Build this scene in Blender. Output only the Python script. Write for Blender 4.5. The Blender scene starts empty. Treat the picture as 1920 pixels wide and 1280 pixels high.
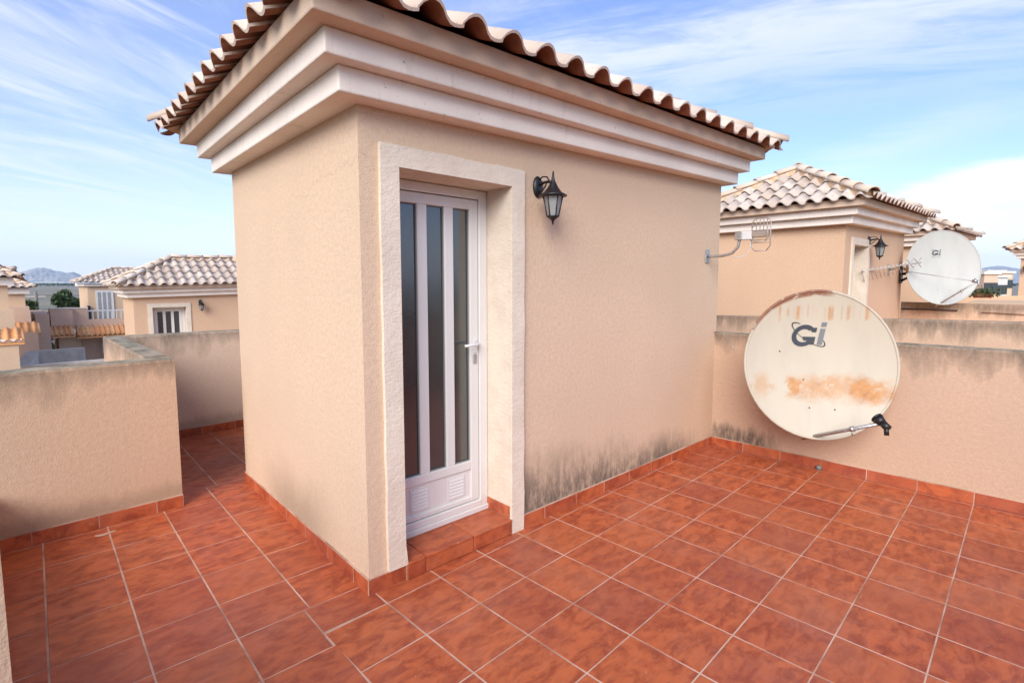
import bpy, bmesh, math, random
from mathutils import Vector, Matrix, noise as mn
R = math.radians
random.seed(7)
scn = bpy.context.scene
col = scn.collection

# ------------------------------------------------------------------ camera
F_PX, CX, CY = 972.776, 955.837, 619.862          # solved for a 1920 x 1280 frame
CAM = Vector((-1.3073, -2.1875, 1.5992)); YAW, PIT = 0.788615, -0.0911286
FWD = Vector((math.cos(PIT) * math.cos(YAW), math.cos(PIT) * math.sin(YAW), math.sin(PIT)))
RGT = Vector((math.sin(YAW), -math.cos(YAW), 0)); UPV = RGT.cross(FWD)
cd = bpy.data.cameras.new('camera'); cam = bpy.data.objects.new('camera', cd); col.objects.link(cam)
cd.sensor_width = 36; cd.lens = 36 * F_PX / 1920; cd.shift_x = (960 - CX) / 1920; cd.shift_y = (CY - 640) / 1920
cd.clip_start = 0.05; cd.clip_end = 60000
cam.matrix_world = Matrix.Translation(CAM) @ Matrix((RGT, UPV, -FWD)).transposed().to_4x4()
scn.camera = cam

def ray(px, py):
    return FWD + RGT * ((px - CX) / F_PX) - UPV * ((py - CY) / F_PX)
def at_y(px, py, Y):
    d = ray(px, py); return CAM + d * ((Y - CAM.y) / d.y)
def at_d(px, py, D):
    return CAM + ray(px, py) * D

# ------------------------------------------------------------------ sky and sun
SUN = Vector((-0.73, -0.43, 0.50)).normalized()
EL = math.asin(SUN.z); AZ = math.atan2(SUN.x, SUN.y)
world = bpy.data.worlds.new('World'); scn.world = world; world.use_nodes = True
wt = world.node_tree; wt.nodes.clear()
def wn(t, **kw):
    n = wt.nodes.new(t)
    for k, v in kw.items(): setattr(n, k, v)
    return n
def wm(op, a, b=None, c=None, clamp=False):
    n = wn('ShaderNodeMath', operation=op, use_clamp=clamp)
    for i, v in enumerate((a, b, c)):
        if v is None: continue
        if isinstance(v, (int, float)): n.inputs[i].default_value = v
        else: wt.links.new(v, n.inputs[i])
    return n.outputs[0]
sky = wn('ShaderNodeTexSky', sky_type='NISHITA', sun_disc=False)
sky.sun_elevation = EL; sky.sun_rotation = AZ; sky.air_density = 1.1; sky.dust_density = 0.3; sky.ozone_density = 1.2
geo = wn('ShaderNodeTexCoord')
sep = wn('ShaderNodeSeparateXYZ'); wt.links.new(geo.outputs['Generated'], sep.inputs[0])
zc = wm('MAXIMUM', sep.outputs[2], 0.0)
den = wm('ADD', zc, 0.16)
cmb = wn('ShaderNodeCombineXYZ')
wt.links.new(wm('DIVIDE', sep.outputs[0], den), cmb.inputs[0]); wt.links.new(wm('DIVIDE', sep.outputs[1], den), cmb.inputs[1])
def wnoise(loc, rot, sc, scale, detail, rough, dist=0.0):
    mp = wn('ShaderNodeMapping', vector_type='TEXTURE'); wt.links.new(cmb.outputs[0], mp.inputs[0])      # stretched along rot
    mp.inputs[1].default_value = loc; mp.inputs[2].default_value = (0, 0, rot); mp.inputs[3].default_value = sc
    n = wn('ShaderNodeTexNoise'); wt.links.new(mp.outputs[0], n.inputs['Vector'])
    n.inputs['Scale'].default_value = scale; n.inputs['Detail'].default_value = detail
    n.inputs['Roughness'].default_value = rough; n.inputs['Distortion'].default_value = dist
    return n.outputs[0]
def wramp(v, a, b):
    n = wn('ShaderNodeMapRange', interpolation_type='SMOOTHSTEP'); wt.links.new(v, n.inputs[0])
    n.inputs[1].default_value = a; n.inputs[2].default_value = b
    return n.outputs[0]
def wdot(v):
    n = wn('ShaderNodeVectorMath', operation='DOT_PRODUCT'); wt.links.new(geo.outputs['Generated'], n.inputs[0]); n.inputs[1].default_value = v
    return n.outputs['Value']
elv = sep.outputs[2]
big = wnoise((3.1, 1.7, 0), 0.5, (1, 1, 1), 0.55, 3, 0.5)
cir = wnoise((0.6, 2.4, 0), 0.35, (1.7, 0.55, 1), 1.5, 10, 0.64, 0.9)
# thin cirrus sheet, thickest on the sun's side of the sky
sunny = wm('MAXIMUM', wramp(wdot(Vector((-0.50, 0.80, 0.32)).normalized()), 0.20, 0.92), wramp(wdot(SUN), 0.05, 0.75))
sheet = wm('MULTIPLY', wramp(cir, 0.36, 0.74), wm('ADD', wm('MULTIPLY', sunny, 0.85), wm('MULTIPLY', wramp(big, 0.50, 0.70), 0.25)))
sheet = wm('ADD', sheet, wm('MULTIPLY', sunny, 0.18), clamp=True)
# a mare's-tail streak on the other side
def band(d1, d2, half, nse, lo, hi):
    nv = d1.cross(d2).normalized(); mid = (d1.normalized() + d2.normalized()).normalized()
    ad = wm('ABSOLUTE', wm('ADD', wdot(nv), wm('MULTIPLY', wm('SUBTRACT', nse, 0.5), half * 1.6)))
    m = wm('MULTIPLY', wramp(ad, half, 0.0), wramp(wdot(mid), 0.70, 0.93))
    return wm('MULTIPLY', m, wramp(nse, lo, hi))
pj = lambda d: Vector((d.x / (d.z + .16), d.y / (d.z + .16)))
_a, _b = pj(ray(1080, 150).normalized()), pj(ray(1900, 10).normalized())
fib = wnoise((1.2, 5.4, 0), math.atan2(_b.y - _a.y, _b.x - _a.x) + 0.10, (1.9, 0.42, 1), 2.0, 10, 0.66, 0.7)
st1 = band(ray(1080, 150), ray(1900, 10), 0.15, fib, 0.28, 0.66)
st2 = wm('MULTIPLY', band(ray(1640, 290), ray(1990, 170), 0.05, fib, 0.3, 0.7), 0.35)
# low cumulus bank
cb = ray(1985, 400).normalized(); ch = Vector((cb.y, -cb.x, 0)).normalized()
cn = wnoise((5.3, 0.4, 0), 0.2, (1, 1, 1), 1.1, 9, 0.60, 0.25)
rad = wm('ADD', wm('POWER', wm('DIVIDE', wdot(ch), 0.25), 2.0), wm('POWER', wm('DIVIDE', wm('SUBTRACT', elv, cb.z - 0.04), 0.105), 2.0))
cum = wramp(wm('SUBTRACT', wm('ADD', cn, 0.55), wm('MULTIPLY', rad, 0.55)), 0.36, 0.62)
cum = wm('MULTIPLY', cum, wramp(wdot(cb), 0.85, 0.95))
cum = wm('MULTIPLY', cum, wramp(cn, 0.15, 0.60))
veil = wm('MULTIPLY', wramp(elv, 0.20, -0.05), 0.60)
inv = lambda v, k: wm('SUBTRACT', 1.0, wm('MULTIPLY', v, k))
fac = inv(sheet, 0.78)
for v_, k_ in ((st1, 0.68), (st2, 1.0), (veil, 1.0)): fac = wm('MULTIPLY', fac, inv(v_, k_))
fac = wm('SUBTRACT', 1.0, fac, clamp=True)
tint = wn('ShaderNodeMix', data_type='RGBA', blend_type='MULTIPLY'); tint.inputs['Factor'].default_value = 1.0; wt.links.new(sky.outputs[0], tint.inputs[6]); tint.inputs[7].default_value = (0.57, 0.60, 0.84, 1)
mx = wn('ShaderNodeMix', data_type='RGBA'); wt.links.new(fac, mx.inputs['Factor'])
wt.links.new(tint.outputs[2], mx.inputs[6]); mx.inputs[7].default_value = (3.85, 3.95, 4.10, 1)
mx2 = wn('ShaderNodeMix', data_type='RGBA'); wt.links.new(wm('MULTIPLY', cum, 0.95), mx2.inputs['Factor']); wt.links.new(mx.outputs[2], mx2.inputs[6]); mx2.inputs[7].default_value = (4.3, 4.4, 4.6, 1)
bg = wn('ShaderNodeBackground'); wt.links.new(mx2.outputs[2], bg.inputs[0]); bg.inputs[1].default_value = 0.15
wo = wn('ShaderNodeOutputWorld'); wt.links.new(bg.outputs[0], wo.inputs[0])
sl = bpy.data.lights.new('sun', 'SUN'); so = bpy.data.objects.new('sun', sl); col.objects.link(so)
sl.energy = 2.4; sl.angle = R(40); sl.color = (1.0, 0.955, 0.89)
so.rotation_euler = SUN.to_track_quat('Z', 'Y').to_euler()
vs = scn.view_settings; vs.view_transform = 'Standard'; vs.look = 'None'; vs.exposure = 0.94; vs.gamma = 1.0
scn.render.engine = 'CYCLES'
scn.cycles.max_bounces = 8; scn.cycles.diffuse_bounces = 4; scn.cycles.glossy_bounces = 3; scn.cycles.transmission_bounces = 4
scn.cycles.volume_bounces = 1; scn.cycles.caustics_reflective = False; scn.cycles.caustics_refractive = False
scn.cycles.use_denoising = True

# ------------------------------------------------------------------ material helpers
class NT:
    def __init__(s, name):
        s.m = bpy.data.materials.new(name); s.m.use_nodes = True; s.t = s.m.node_tree
        s.b = s.t.nodes['Principled BSDF']; s.tc = None
    def n(s, t, **kw):
        x = s.t.nodes.new(t)
        for k, v in kw.items(): setattr(x, k, v)
        return x
    def put(s, v, sock):
        if hasattr(v, 'links') and hasattr(v, 'is_output'): s.t.links.new(v, sock)
        else:
            try: sock.default_value = v
            except Exception: sock.default_value = (*v, 1) if len(v) == 3 else v
    def obj(s):
        if not s.tc: s.tc = s.n('ShaderNodeTexCoord')
        return s.tc.outputs['Object']
    def math(s, op, a, b=None, clamp=False):
        x = s.n('ShaderNodeMath', operation=op, use_clamp=clamp); s.put(a, x.inputs[0])
        if b is not None: s.put(b, x.inputs[1])
        return x.outputs[0]
    def map(s, vec, sc=(1, 1, 1), loc=(0, 0, 0)):
        x = s.n('ShaderNodeMapping'); s.put(vec, x.inputs[0]); s.put(loc, x.inputs[1]); s.put(sc, x.inputs[3]); return x.outputs[0]
    def noise(s, vec, scale, detail=4, rough=0.55, dist=0.0):
        x = s.n('ShaderNodeTexNoise'); s.put(vec, x.inputs['Vector']); x.inputs['Scale'].default_value = scale
        x.inputs['Detail'].default_value = detail; x.inputs['Roughness'].default_value = rough; x.inputs['Distortion'].default_value = dist
        return x.outputs[0]
    def step(s, v, a, b, lo=0.0, hi=1.0):
        x = s.n('ShaderNodeMapRange', interpolation_type='SMOOTHSTEP'); s.put(v, x.inputs[0])
        s.put(a, x.inputs[1]); s.put(b, x.inputs[2]); s.put(lo, x.inputs[3]); s.put(hi, x.inputs[4]); return x.outputs[0]
    def mix(s, f, a, b, mode='MIX'):
        x = s.n('ShaderNodeMix', data_type='RGBA', blend_type=mode); s.put(f, x.inputs['Factor'])
        s.put(a if hasattr(a, 'is_output') else (*a, 1), x.inputs[6]); s.put(b if hasattr(b, 'is_output') else (*b, 1), x.inputs[7]); return x.outputs[2]
    def bump(s, h, strength, dist):
        x = s.n('ShaderNodeBump'); s.put(h, x.inputs['Height']); x.inputs['Strength'].default_value = strength; x.inputs['Distance'].default_value = dist
        s.t.links.new(x.outputs[0], s.b.inputs['Normal'])
    def sep(s, v):
        x = s.n('ShaderNodeSeparateXYZ'); s.put(v, x.inputs[0]); return x.outputs
    def rnd(s):
        return s.n('ShaderNodeObjectInfo').outputs['Random']
    def fin(s, colr=None, rough=None, **kw):
        if colr is not None: s.put(colr if hasattr(colr, 'is_output') else (*colr, 1), s.b.inputs['Base Color'])
        if rough is not None: s.put(rough, s.b.inputs['Roughness'])
        for k, v in kw.items(): s.put(v, s.b.inputs[k])
        return s.m

WALLC = (0.72, 0.528, 0.368)
def stucco(name, c=WALLC, grain=120.0, strength=0.5, top=None, hut=False, patch=None, basez=None, dark=1.0):
    n = NT(name); P = n.obj(); x, y, z = n.sep(P)
    cc = n.mix(n.step(n.noise(P, 1.1, 5), 0.3, 0.7), c, tuple(k * 0.90 for k in c))
    cc = n.mix(n.step(n.noise(P, 42, 5, 0.7), 0.30, 0.72), cc, tuple(k * 0.84 for k in c))
    spk = n.step(n.noise(P, 85, 2), 0.70, 0.76)
    cc = n.mix(n.math('MULTIPLY', spk, 0.5), cc, (0.80, 0.68, 0.54))
    streak = n.noise(n.map(P, (15, 15, 2.0)), 1.0, 8, 0.68)
    fine = n.noise(n.map(P, (26, 26, 9)), 1.0, 8, 0.70)
    soot = (0.075, 0.066, 0.055)
    if top is not None:        # rain-washed dirt hanging from the coping
        d = n.math('SUBTRACT', top, z)
        reach = n.math('ADD', n.step(n.noise(n.map(P, (5, 5, 0.7)), 1.0, 4, 0.6), 0.3, 0.7, 0.06, 0.26), n.math('MULTIPLY', n.math('SUBTRACT', streak, 0.45), 0.20))
        reach = n.math('MAXIMUM', reach, 0.02)
        m = n.math('SUBTRACT', 1.0, n.math('DIVIDE', d, reach), clamp=True)
        m = n.math('MULTIPLY', m, n.step(fine, 0.25, 0.65, 0.35, 1.0))
        m = n.math('MULTIPLY', m, n.step(n.noise(P, 1.7, 3), 0.3, 0.62, 0.45, 1.0))
        m = n.math('POWER', m, 0.75)
        cc = n.mix(n.math('MULTIPLY', m, 0.90 * dark), cc, (0.095, 0.082, 0.062))
    if basez is not None:      # splash dirt above the skirting
        m = n.step(n.math('ADD', z, n.math('MULTIPLY', streak, -0.16)), basez + 0.05, basez - 0.06)
        cc = n.mix(n.math('MULTIPLY', m, 0.35), cc, (0.17, 0.13, 0.09))
    if patch is not None:      # a mould patch: axis, centre, half width, top
        ax, c0, hw, zt = patch
        s_ = (x, y)[ax]
        wx = n.step(n.math('ABSOLUTE', n.math('SUBTRACT', s_, c0)), hw, hw * 0.35)
        lim = n.math('ADD', n.math('MULTIPLY', streak, 0.34), zt - 0.17)
        m = n.step(n.math('SUBTRACT', z, lim), 0.02, -0.10)
        m = n.math('MULTIPLY', n.math('MULTIPLY', m, wx), n.step(fine, 0.28, 0.60, 0.25, 1.0))
        cc = n.mix(n.math('MULTIPLY', m, 0.86), cc, soot)
    if hut:                    # mould along the foot of the door wall and the side wall, hairline crack
        front = n.step(y, 0.06, 0.04); side = n.step(x, 0.06, 0.04)
        soft = n.noise(n.map(P, (3.0, 3.0, 2.0)), 1.0, 5, 0.6)
        tall = n.math('ADD', n.step(x, 1.1, 3.7, 0.50, 0.24), n.math('MULTIPLY', n.math('SUBTRACT', soft, 0.5), 0.34))
        lim = n.math('ADD', tall, n.math('MULTIPLY', n.math('SUBTRACT', streak, 0.5), 0.24))
        m = n.step(n.math('DIVIDE', z, lim), 1.12, 0.22)
        wx = n.math('MULTIPLY', n.step(x, 1.07, 1.12), n.step(x, 3.75, 2.7, 0.15, 1.0))
        m = n.math('MULTIPLY', n.math('MULTIPLY', m, wx), n.math('MULTIPLY', front, n.step(n.math('ADD', fine, n.math('MULTIPLY', soft, 0.8)), 0.62, 1.02, 0.25, 1.0)))
        cc = n.mix(n.math('MULTIPLY', m, 0.85), cc, soot)
        wy = n.step(n.math('ABSOLUTE', n.math('SUBTRACT', y, 1.0)), 0.75, 0.15)
        m2 = n.math('MULTIPLY', n.step(n.math('DIVIDE', z, lim), 1.0, 0.2), n.math('MULTIPLY', wy, side))
        cc = n.mix(n.math('MULTIPLY', m2, 0.5), cc, (0.16, 0.125, 0.085))
        wob = n.math('MULTIPLY', n.math('SUBTRACT', n.noise(P, 5.0, 6, 0.7), 0.5), 0.30)
        cr = n.math('ABSOLUTE', n.math('SUBTRACT', n.math('ADD', z, wob), n.math('SUBTRACT', 2.20, n.math('MULTIPLY', y, 0.12))))
        cr = n.math('MULTIPLY', n.step(cr, 0.0045, 0.001), n.math('MULTIPLY', side, n.step(y, 1.2, 0.7)))
        cc = n.mix(n.math('MULTIPLY', cr, 0.28), cc, (0.2, 0.13, 0.08))
    h = n.math('ADD', n.noise(P, grain, 3, 0.6), n.math('MULTIPLY', n.noise(P, grain * 0.22, 3), 0.8))
    n.bump(h, strength, 0.006)
    return n.fin(cc, 0.92, **{'Specular IOR Level': 0.2})

def plain(name, c, rough=0.6, metal=0.0, var=0.0, scale=6.0, bump=0.0, bscale=80, spec=None, c2=None):
    n = NT(name); P = n.obj(); cc = c
    if var or c2:
        cc = n.mix(n.step(n.noise(P, scale, 5, 0.6), 0.35, 0.68), c, c2 or tuple(k * (1 - var) for k in c))
    if bump: n.bump(n.noise(P, bscale, 4, 0.6), bump, 0.005)
    kw = {'Metallic': metal}
    if spec is not None: kw['Specular IOR Level'] = spec
    return n.fin(cc, rough, **kw)

M = {}
M['hut'] = stucco('stucco_stair_house', hut=True)
M['hut_far'] = stucco('stucco_neighbour', c=(0.69, 0.465, 0.305), hut=False, basez=0.1)
M['sand'] = stucco('stucco_sand', c=(0.70, 0.50, 0.335), grain=60, strength=0.3)
M['rose'] = stucco('stucco_rose', c=(0.75, 0.51, 0.37), grain=60, strength=0.3)
M['coping'] = plain('weathered_coping', (0.36, 0.30, 0.21), 0.95, c2=(0.15, 0.125, 0.075), scale=9, bump=0.6, bscale=60)
def trim(name, c, bumpy=0.25, scale=70):
    n = NT(name); P = n.obj()
    cc = n.mix(n.step(n.noise(P, 2.2, 5), 0.35, 0.7), c, tuple(k * 0.90 for k in c))
    st = n.noise(n.map(P, (14, 14, 3)), 1.0, 6, 0.65)
    cc = n.mix(n.step(st, 0.56, 0.76, 0.0, 0.35), cc, (0.42, 0.31, 0.21))
    cc = n.mix(n.step(n.noise(P, 38, 2), 0.70, 0.75, 0, 0.6), cc, (0.30, 0.23, 0.17))
    n.bump(n.noise(P, scale, 4, 0.6), bumpy, 0.006)
    return n.fin(cc, 0.88, **{'Specular IOR Level': 0.25})
M['trim'] = trim('cornice_paint', (0.87, 0.775, 0.675))
M['trim3'] = trim('cornice_stucco', (0.72, 0.54, 0.40), 0.45, 110)
n_ = NT('trowelled_surround'); P_ = n_.obj()
c_ = n_.mix(n_.step(n_.noise(P_, 5, 5), 0.35, 0.7), (0.735, 0.635, 0.515), (0.66, 0.56, 0.445))
c_ = n_.mix(n_.step(n_.noise(P_, 36, 3), 0.66, 0.75, 0, 0.5), c_, (0.55, 0.45, 0.35))
h_ = n_.math('ADD', n_.noise(n_.map(P_, (1, 1, 1.6)), 26, 5, 0.6, 0.6), n_.math('MULTIPLY', n_.noise(P_, 90, 3), 0.35))
n_.bump(h_, 0.5, 0.010); M['surround'] = n_.fin(c_, 0.9, **{'Specular IOR Level': 0.25})
# floor tiles
n_ = NT('terracotta_floor_tile'); P_ = n_.obj(); rn = n_.rnd()
off = n_.n('ShaderNodeCombineXYZ'); n_.put(n_.math('MULTIPLY', rn, 37.0), off.inputs[0]); n_.put(n_.math('MULTIPLY', rn, 91.0), off.inputs[1])
va = n_.n('ShaderNodeVectorMath', operation='ADD'); n_.put(P_, va.inputs[0]); n_.put(off.outputs[0], va.inputs[1]); V_ = va.outputs[0]
st_ = n_.map(V_, (9.0, 17.0, 9.0))
c_ = n_.mix(n_.step(n_.noise(st_, 1.0, 7, 0.6, 0.6), 0.36, 0.66), (0.51, 0.118, 0.038), (0.29, 0.050, 0.018))
c_ = n_.mix(n_.step(n_.noise(n_.map(V_, (24, 44, 24), (3, 5, 0)), 1.0, 6, 0.65), 0.48, 0.74, 0, 0.55), c_, (0.50, 0.165, 0.075))
c_ = n_.mix(n_.step(n_.noise(V_, 2.4, 4), 0.5, 0.75, 0, 0.4), c_, (0.31, 0.075, 0.050))
c_ = n_.mix(n_.step(rn, 0.35, 1.0, 0, 0.42), c_, (0.28, 0.058, 0.036))
rn2 = n_.math('FRACT', n_.math('MULTIPLY', rn, 17.3))
c_ = n_.mix(n_.step(rn2, 0.5, 1.0, 0, 0.30), c_, (0.50, 0.14, 0.05))
geo_ = n_.n('ShaderNodeNewGeometry')
dust = n_.noise(geo_.outputs['Position'], 1.6, 6, 0.65)
c_ = n_.mix(n_.step(dust, 0.45, 0.75, 0.02, 0.20), c_, (0.46, 0.24, 0.17))
c_ = n_.mix(n_.step(n_.noise(geo_.outputs['Position'], 46, 2), 0.745, 0.77, 0, 0.75), c_, (0.62, 0.42, 0.33))
n_.bump(n_.math('ADD', n_.noise(V_, 16, 4), n_.math('MULTIPLY', n_.noise(V_, 120, 2), 0.25)), 0.22, 0.004)
M['tile'] = n_.fin(c_, n_.step(n_.noise(V_, 9, 5), 0.3, 0.7, 0.38, 0.60), **{'Specular IOR Level': 0.38})
M['grout'] = plain('grout', (0.60, 0.41, 0.31), 0.95, c2=(0.34, 0.18, 0.12), scale=3.5, bump=0.3)
# roof tiles
def rooftile(name, base, alt):
    n = NT(name); P = n.obj(); rn = n.rnd()
    off = n.n('ShaderNodeCombineXYZ'); n.put(n.math('MULTIPLY', rn, 53.0), off.inputs[0])
    va = n.n('ShaderNodeVectorMath', operation='ADD'); n.put(P, va.inputs[0]); n.put(off.outputs[0], va.inputs[1])
    cc = n.mix(n.step(rn, 0.1, 0.9), base, alt); cc = n.mix(n.step(n.math('FRACT', n.math('MULTIPLY', rn, 29.7)), 0.6, 1.0, 0, 0.55), cc, tuple(k * 0.72 for k in alt))
    cc = n.mix(n.step(n.noise(va.outputs[0], 9, 6, 0.65), 0.42, 0.72), cc, tuple(k * 0.78 for k in base))
    cc = n.mix(n.step(n.noise(va.outputs[0], 30, 5, 0.7), 0.60, 0.72, 0, 0.7), cc, (0.16, 0.12, 0.085))
    n.bump(n.noise(va.outputs[0], 70, 4), 0.3, 0.004)
    return n.fin(cc, 0.85, **{'Specular IOR Level': 0.25})
M['rt'] = rooftile('weathered_roof_tile', (0.70, 0.585, 0.50), (0.60, 0.455, 0.36))
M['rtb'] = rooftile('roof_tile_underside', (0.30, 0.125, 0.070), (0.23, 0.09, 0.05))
M['rt_n'] = rooftile('weathered_roof_tile_pale', (0.60, 0.51, 0.435), (0.53, 0.415, 0.335))
M['hip'] = rooftile('hip_tile', (0.72, 0.62, 0.52), (0.66, 0.50, 0.37))
M['mortar'] = plain('hip_mortar', (0.55, 0.34, 0.17), 0.95, c2=(0.66, 0.50, 0.36), scale=14, bump=0.5)
M['orange_tile'] = rooftile('orange_roof_tile', (0.74, 0.34, 0.14), (0.80, 0.45, 0.22))
# joinery, metal, glass
n_ = NT('white_upvc'); P_ = n_.obj()
c_ = n_.mix(n_.step(n_.noise(n_.map(P_, (6, 6, 1.5)), 1, 6, 0.6), 0.45, 0.8, 0, 0.45), (0.71, 0.69, 0.655), (0.55, 0.50, 0.43))
M['pvc'] = n_.fin(c_, 0.38)
M['gasket'] = plain('grey_gasket', (0.20, 0.20, 0.20), 0.6)
n_ = NT('door_glass'); M['glass'] = n_.fin((0.040, 0.045, 0.044), 0.14, **{'IOR': 2.1})
M['black'] = plain('black_iron', (0.012, 0.012, 0.014), 0.42, var=0.4, scale=30)
n_ = NT('lantern_glass'); n_.bump(n_.noise(n_.obj(), 60, 2), 0.3, 0.003); M['lglass'] = n_.fin((0.40, 0.41, 0.40), 0.25, **{'Transmission Weight': 0.35})
M['galv'] = plain('galvanised_steel', (0.52, 0.52, 0.51), 0.45, 0.8, var=0.3, scale=40)
M['wire'] = plain('tinned_wire', (0.42, 0.36, 0.31), 0.5, 0.6)
M['whiteplastic'] = plain('white_plastic', (0.68, 0.68, 0.67), 0.5, var=0.12)
M['palewire'] = plain('pale_aluminium', (0.60, 0.55, 0.51), 0.55, 0.2)
M['steel'] = plain('brushed_handle', (0.70, 0.70, 0.70), 0.3, 0.7)
M['darklogo'] = plain('dark_logo_print', (0.035, 0.042, 0.052), 0.5)
M['greylogo'] = plain('grey_logo_print', (0.16, 0.17, 0.18), 0.5)
M['rustbrown'] = plain('rust', (0.20, 0.075, 0.03), 0.9, var=0.4, scale=40)
def dishmat(name, base, rust):
    n = NT(name); P = n.obj(); x, y, z = n.sep(P)      # object space: x right, y up, z towards the sky
    cc = n.mix(n.step(n.noise(n.map(P, (5, 1.4, 1)), 1.0, 6, 0.6), 0.4, 0.75), base, tuple(k * 0.91 for k in base))
    if rust:
        nb = n.noise(P, 7.5, 8, 0.72); sp = n.noise(P, 60, 4, 0.8)
        x0_, y0_ = x, y
        x = n.math('ADD', x, n.math('MULTIPLY', n.math('SUBTRACT', n.noise(P, 6.0, 5, 0.65), 0.5), 0.30))
        y = n.math('ADD', y, n.math('MULTIPLY', n.math('SUBTRACT', n.noise(n.map(P, (1, 1, 1), (7, 3, 1)), 7.0, 5, 0.65), 0.5), 0.20))
        band = n.step(n.math('ABSOLUTE', n.math('ADD', y, 0.185)), 0.13, 0.03)
        def blob(cx, w, a): return n.math('MULTIPLY', n.step(n.math('ABSOLUTE', n.math('SUBTRACT', x, cx)), w, w * 0.35), a)
        xs = n.math('MAXIMUM', blob(0.34, 0.23, 1.0), n.math('MAXIMUM', blob(-0.16, 0.075, 0.95), n.math('MAXIMUM', blob(0.05, 0.26, 0.72), blob(-0.42, 0.09, 0.45))))
        m = n.math('MULTIPLY', n.math('MULTIPLY', band, xs), n.step(n.math('ADD', nb, n.math('MULTIPLY', sp, 0.35)), 0.44, 0.62))
        # streaks under the upper rim
        bx = n.noise(n.map(P, (17, 0.0, 0)), 1.0, 2)
        m2 = n.math('MULTIPLY', n.step(bx, 0.46, 0.66), n.step(n.math('ABSOLUTE', n.math('SUBTRACT', y, n.math('ADD', 0.36, n.math('MULTIPLY', nb, 0.10)))), 0.075, 0.02))
        m2 = n.math('MULTIPLY', m2, n.step(n.math('ABSOLUTE', x), 0.48, 0.38))
        rr = n.math('SQRT', n.math('ADD', n.math('MULTIPLY', x0_, x0_), n.math('MULTIPLY', y0_, y0_)))
        m3 = n.math('MULTIPLY', n.step(rr, 0.530, 0.552), n.math('MULTIPLY', n.step(n.math('SUBTRACT', y0_, n.math('MULTIPLY', x0_, 0.6)), 0.44, 0.56), n.step(n.noise(P, 11, 4), 0.38, 0.50)))
        cc = n.mix(n.math('MULTIPLY', n.math('MAXIMUM', m, n.math('MULTIPLY', m2, 0.75)), 0.92), cc, n.mix(n.step(nb, 0.45, 0.7), (0.46, 0.20, 0.042), (0.30, 0.10, 0.022)))
        cc = n.mix(n.math('MULTIPLY', m3, 0.9), cc, (0.21, 0.07, 0.03))
    n.bump(n.noise(P, 5, 2), 0.05, 0.01)
    return n.fin(cc, 0.5, **{'Specular IOR Level': 0.35})
M['dish_old'] = dishmat('dish_rusty_cream', (0.50, 0.445, 0.345), True)
M['dish_new'] = dishmat('dish_pale_grey', (0.46, 0.47, 0.435), False)
# land
n_ = NT('ground_fields'); P_ = n_.obj()
c_ = n_.mix(n_.step(n_.noise(P_, 0.004, 5), 0.4, 0.6), (0.24, 0.21, 0.16), (0.16, 0.155, 0.11))
c_ = n_.mix(n_.step(n_.noise(P_, 0.05, 5), 0.45, 0.65, 0, 0.7), c_, (0.25, 0.21, 0.15)); M['ground'] = n_.fin(c_, 0.95)
M['asphalt'] = plain('asphalt', (0.085, 0.083, 0.08), 0.9, var=0.35, scale=0.6)
M['paving'] = plain('pale_paving', (0.36, 0.34, 0.31), 0.9, var=0.25, scale=1.5)
M['polewood'] = plain('grey_pole', (0.22, 0.20, 0.18), 0.9, var=0.3, scale=2)
M['paint'] = plain('road_paint', (0.72, 0.71, 0.68), 0.8, var=0.2, scale=3)
M['concrete'] = plain('raw_concrete', (0.62, 0.545, 0.46), 0.95, c2=(0.48, 0.42, 0.35), scale=3, bump=0.3)
n_ = NT('mountain_rock'); P_ = n_.obj()
c_ = n_.mix(n_.step(n_.noise(P_, 0.004, 8, 0.65), 0.38, 0.66), (0.17, 0.155, 0.125), (0.38, 0.33, 0.27)); M['rock'] = n_.fin(c_, 0.95)
M['bark'] = plain('bark', (0.10, 0.075, 0.05), 0.95, var=0.4, scale=12)
def leafmat(name, a, b):
    n = NT(name); P = n.obj()
    return n.fin(n.mix(n.step(n.noise(P, 0.9, 4), 0.35, 0.65), a, b), 0.6)
M['leaf'] = leafmat('dark_foliage', (0.035, 0.062, 0.020), (0.062, 0.095, 0.034))
M['leaf2'] = leafmat('olive_foliage', (0.055, 0.085, 0.03), (0.095, 0.12, 0.045))
M['window'] = n_ = NT('far_window').fin((0.05, 0.06, 0.065), 0.1)
M['curtain'] = plain('grey_curtain', (0.32, 0.33, 0.33), 0.7, var=0.2, scale=8)
M['townwhite'] = plain('town_white', (0.62, 0.60, 0.56), 0.9, var=0.15, scale=0.02)
M['dark_interior'] = plain('dark_interior', (0.03, 0.028, 0.026), 0.9)

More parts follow.
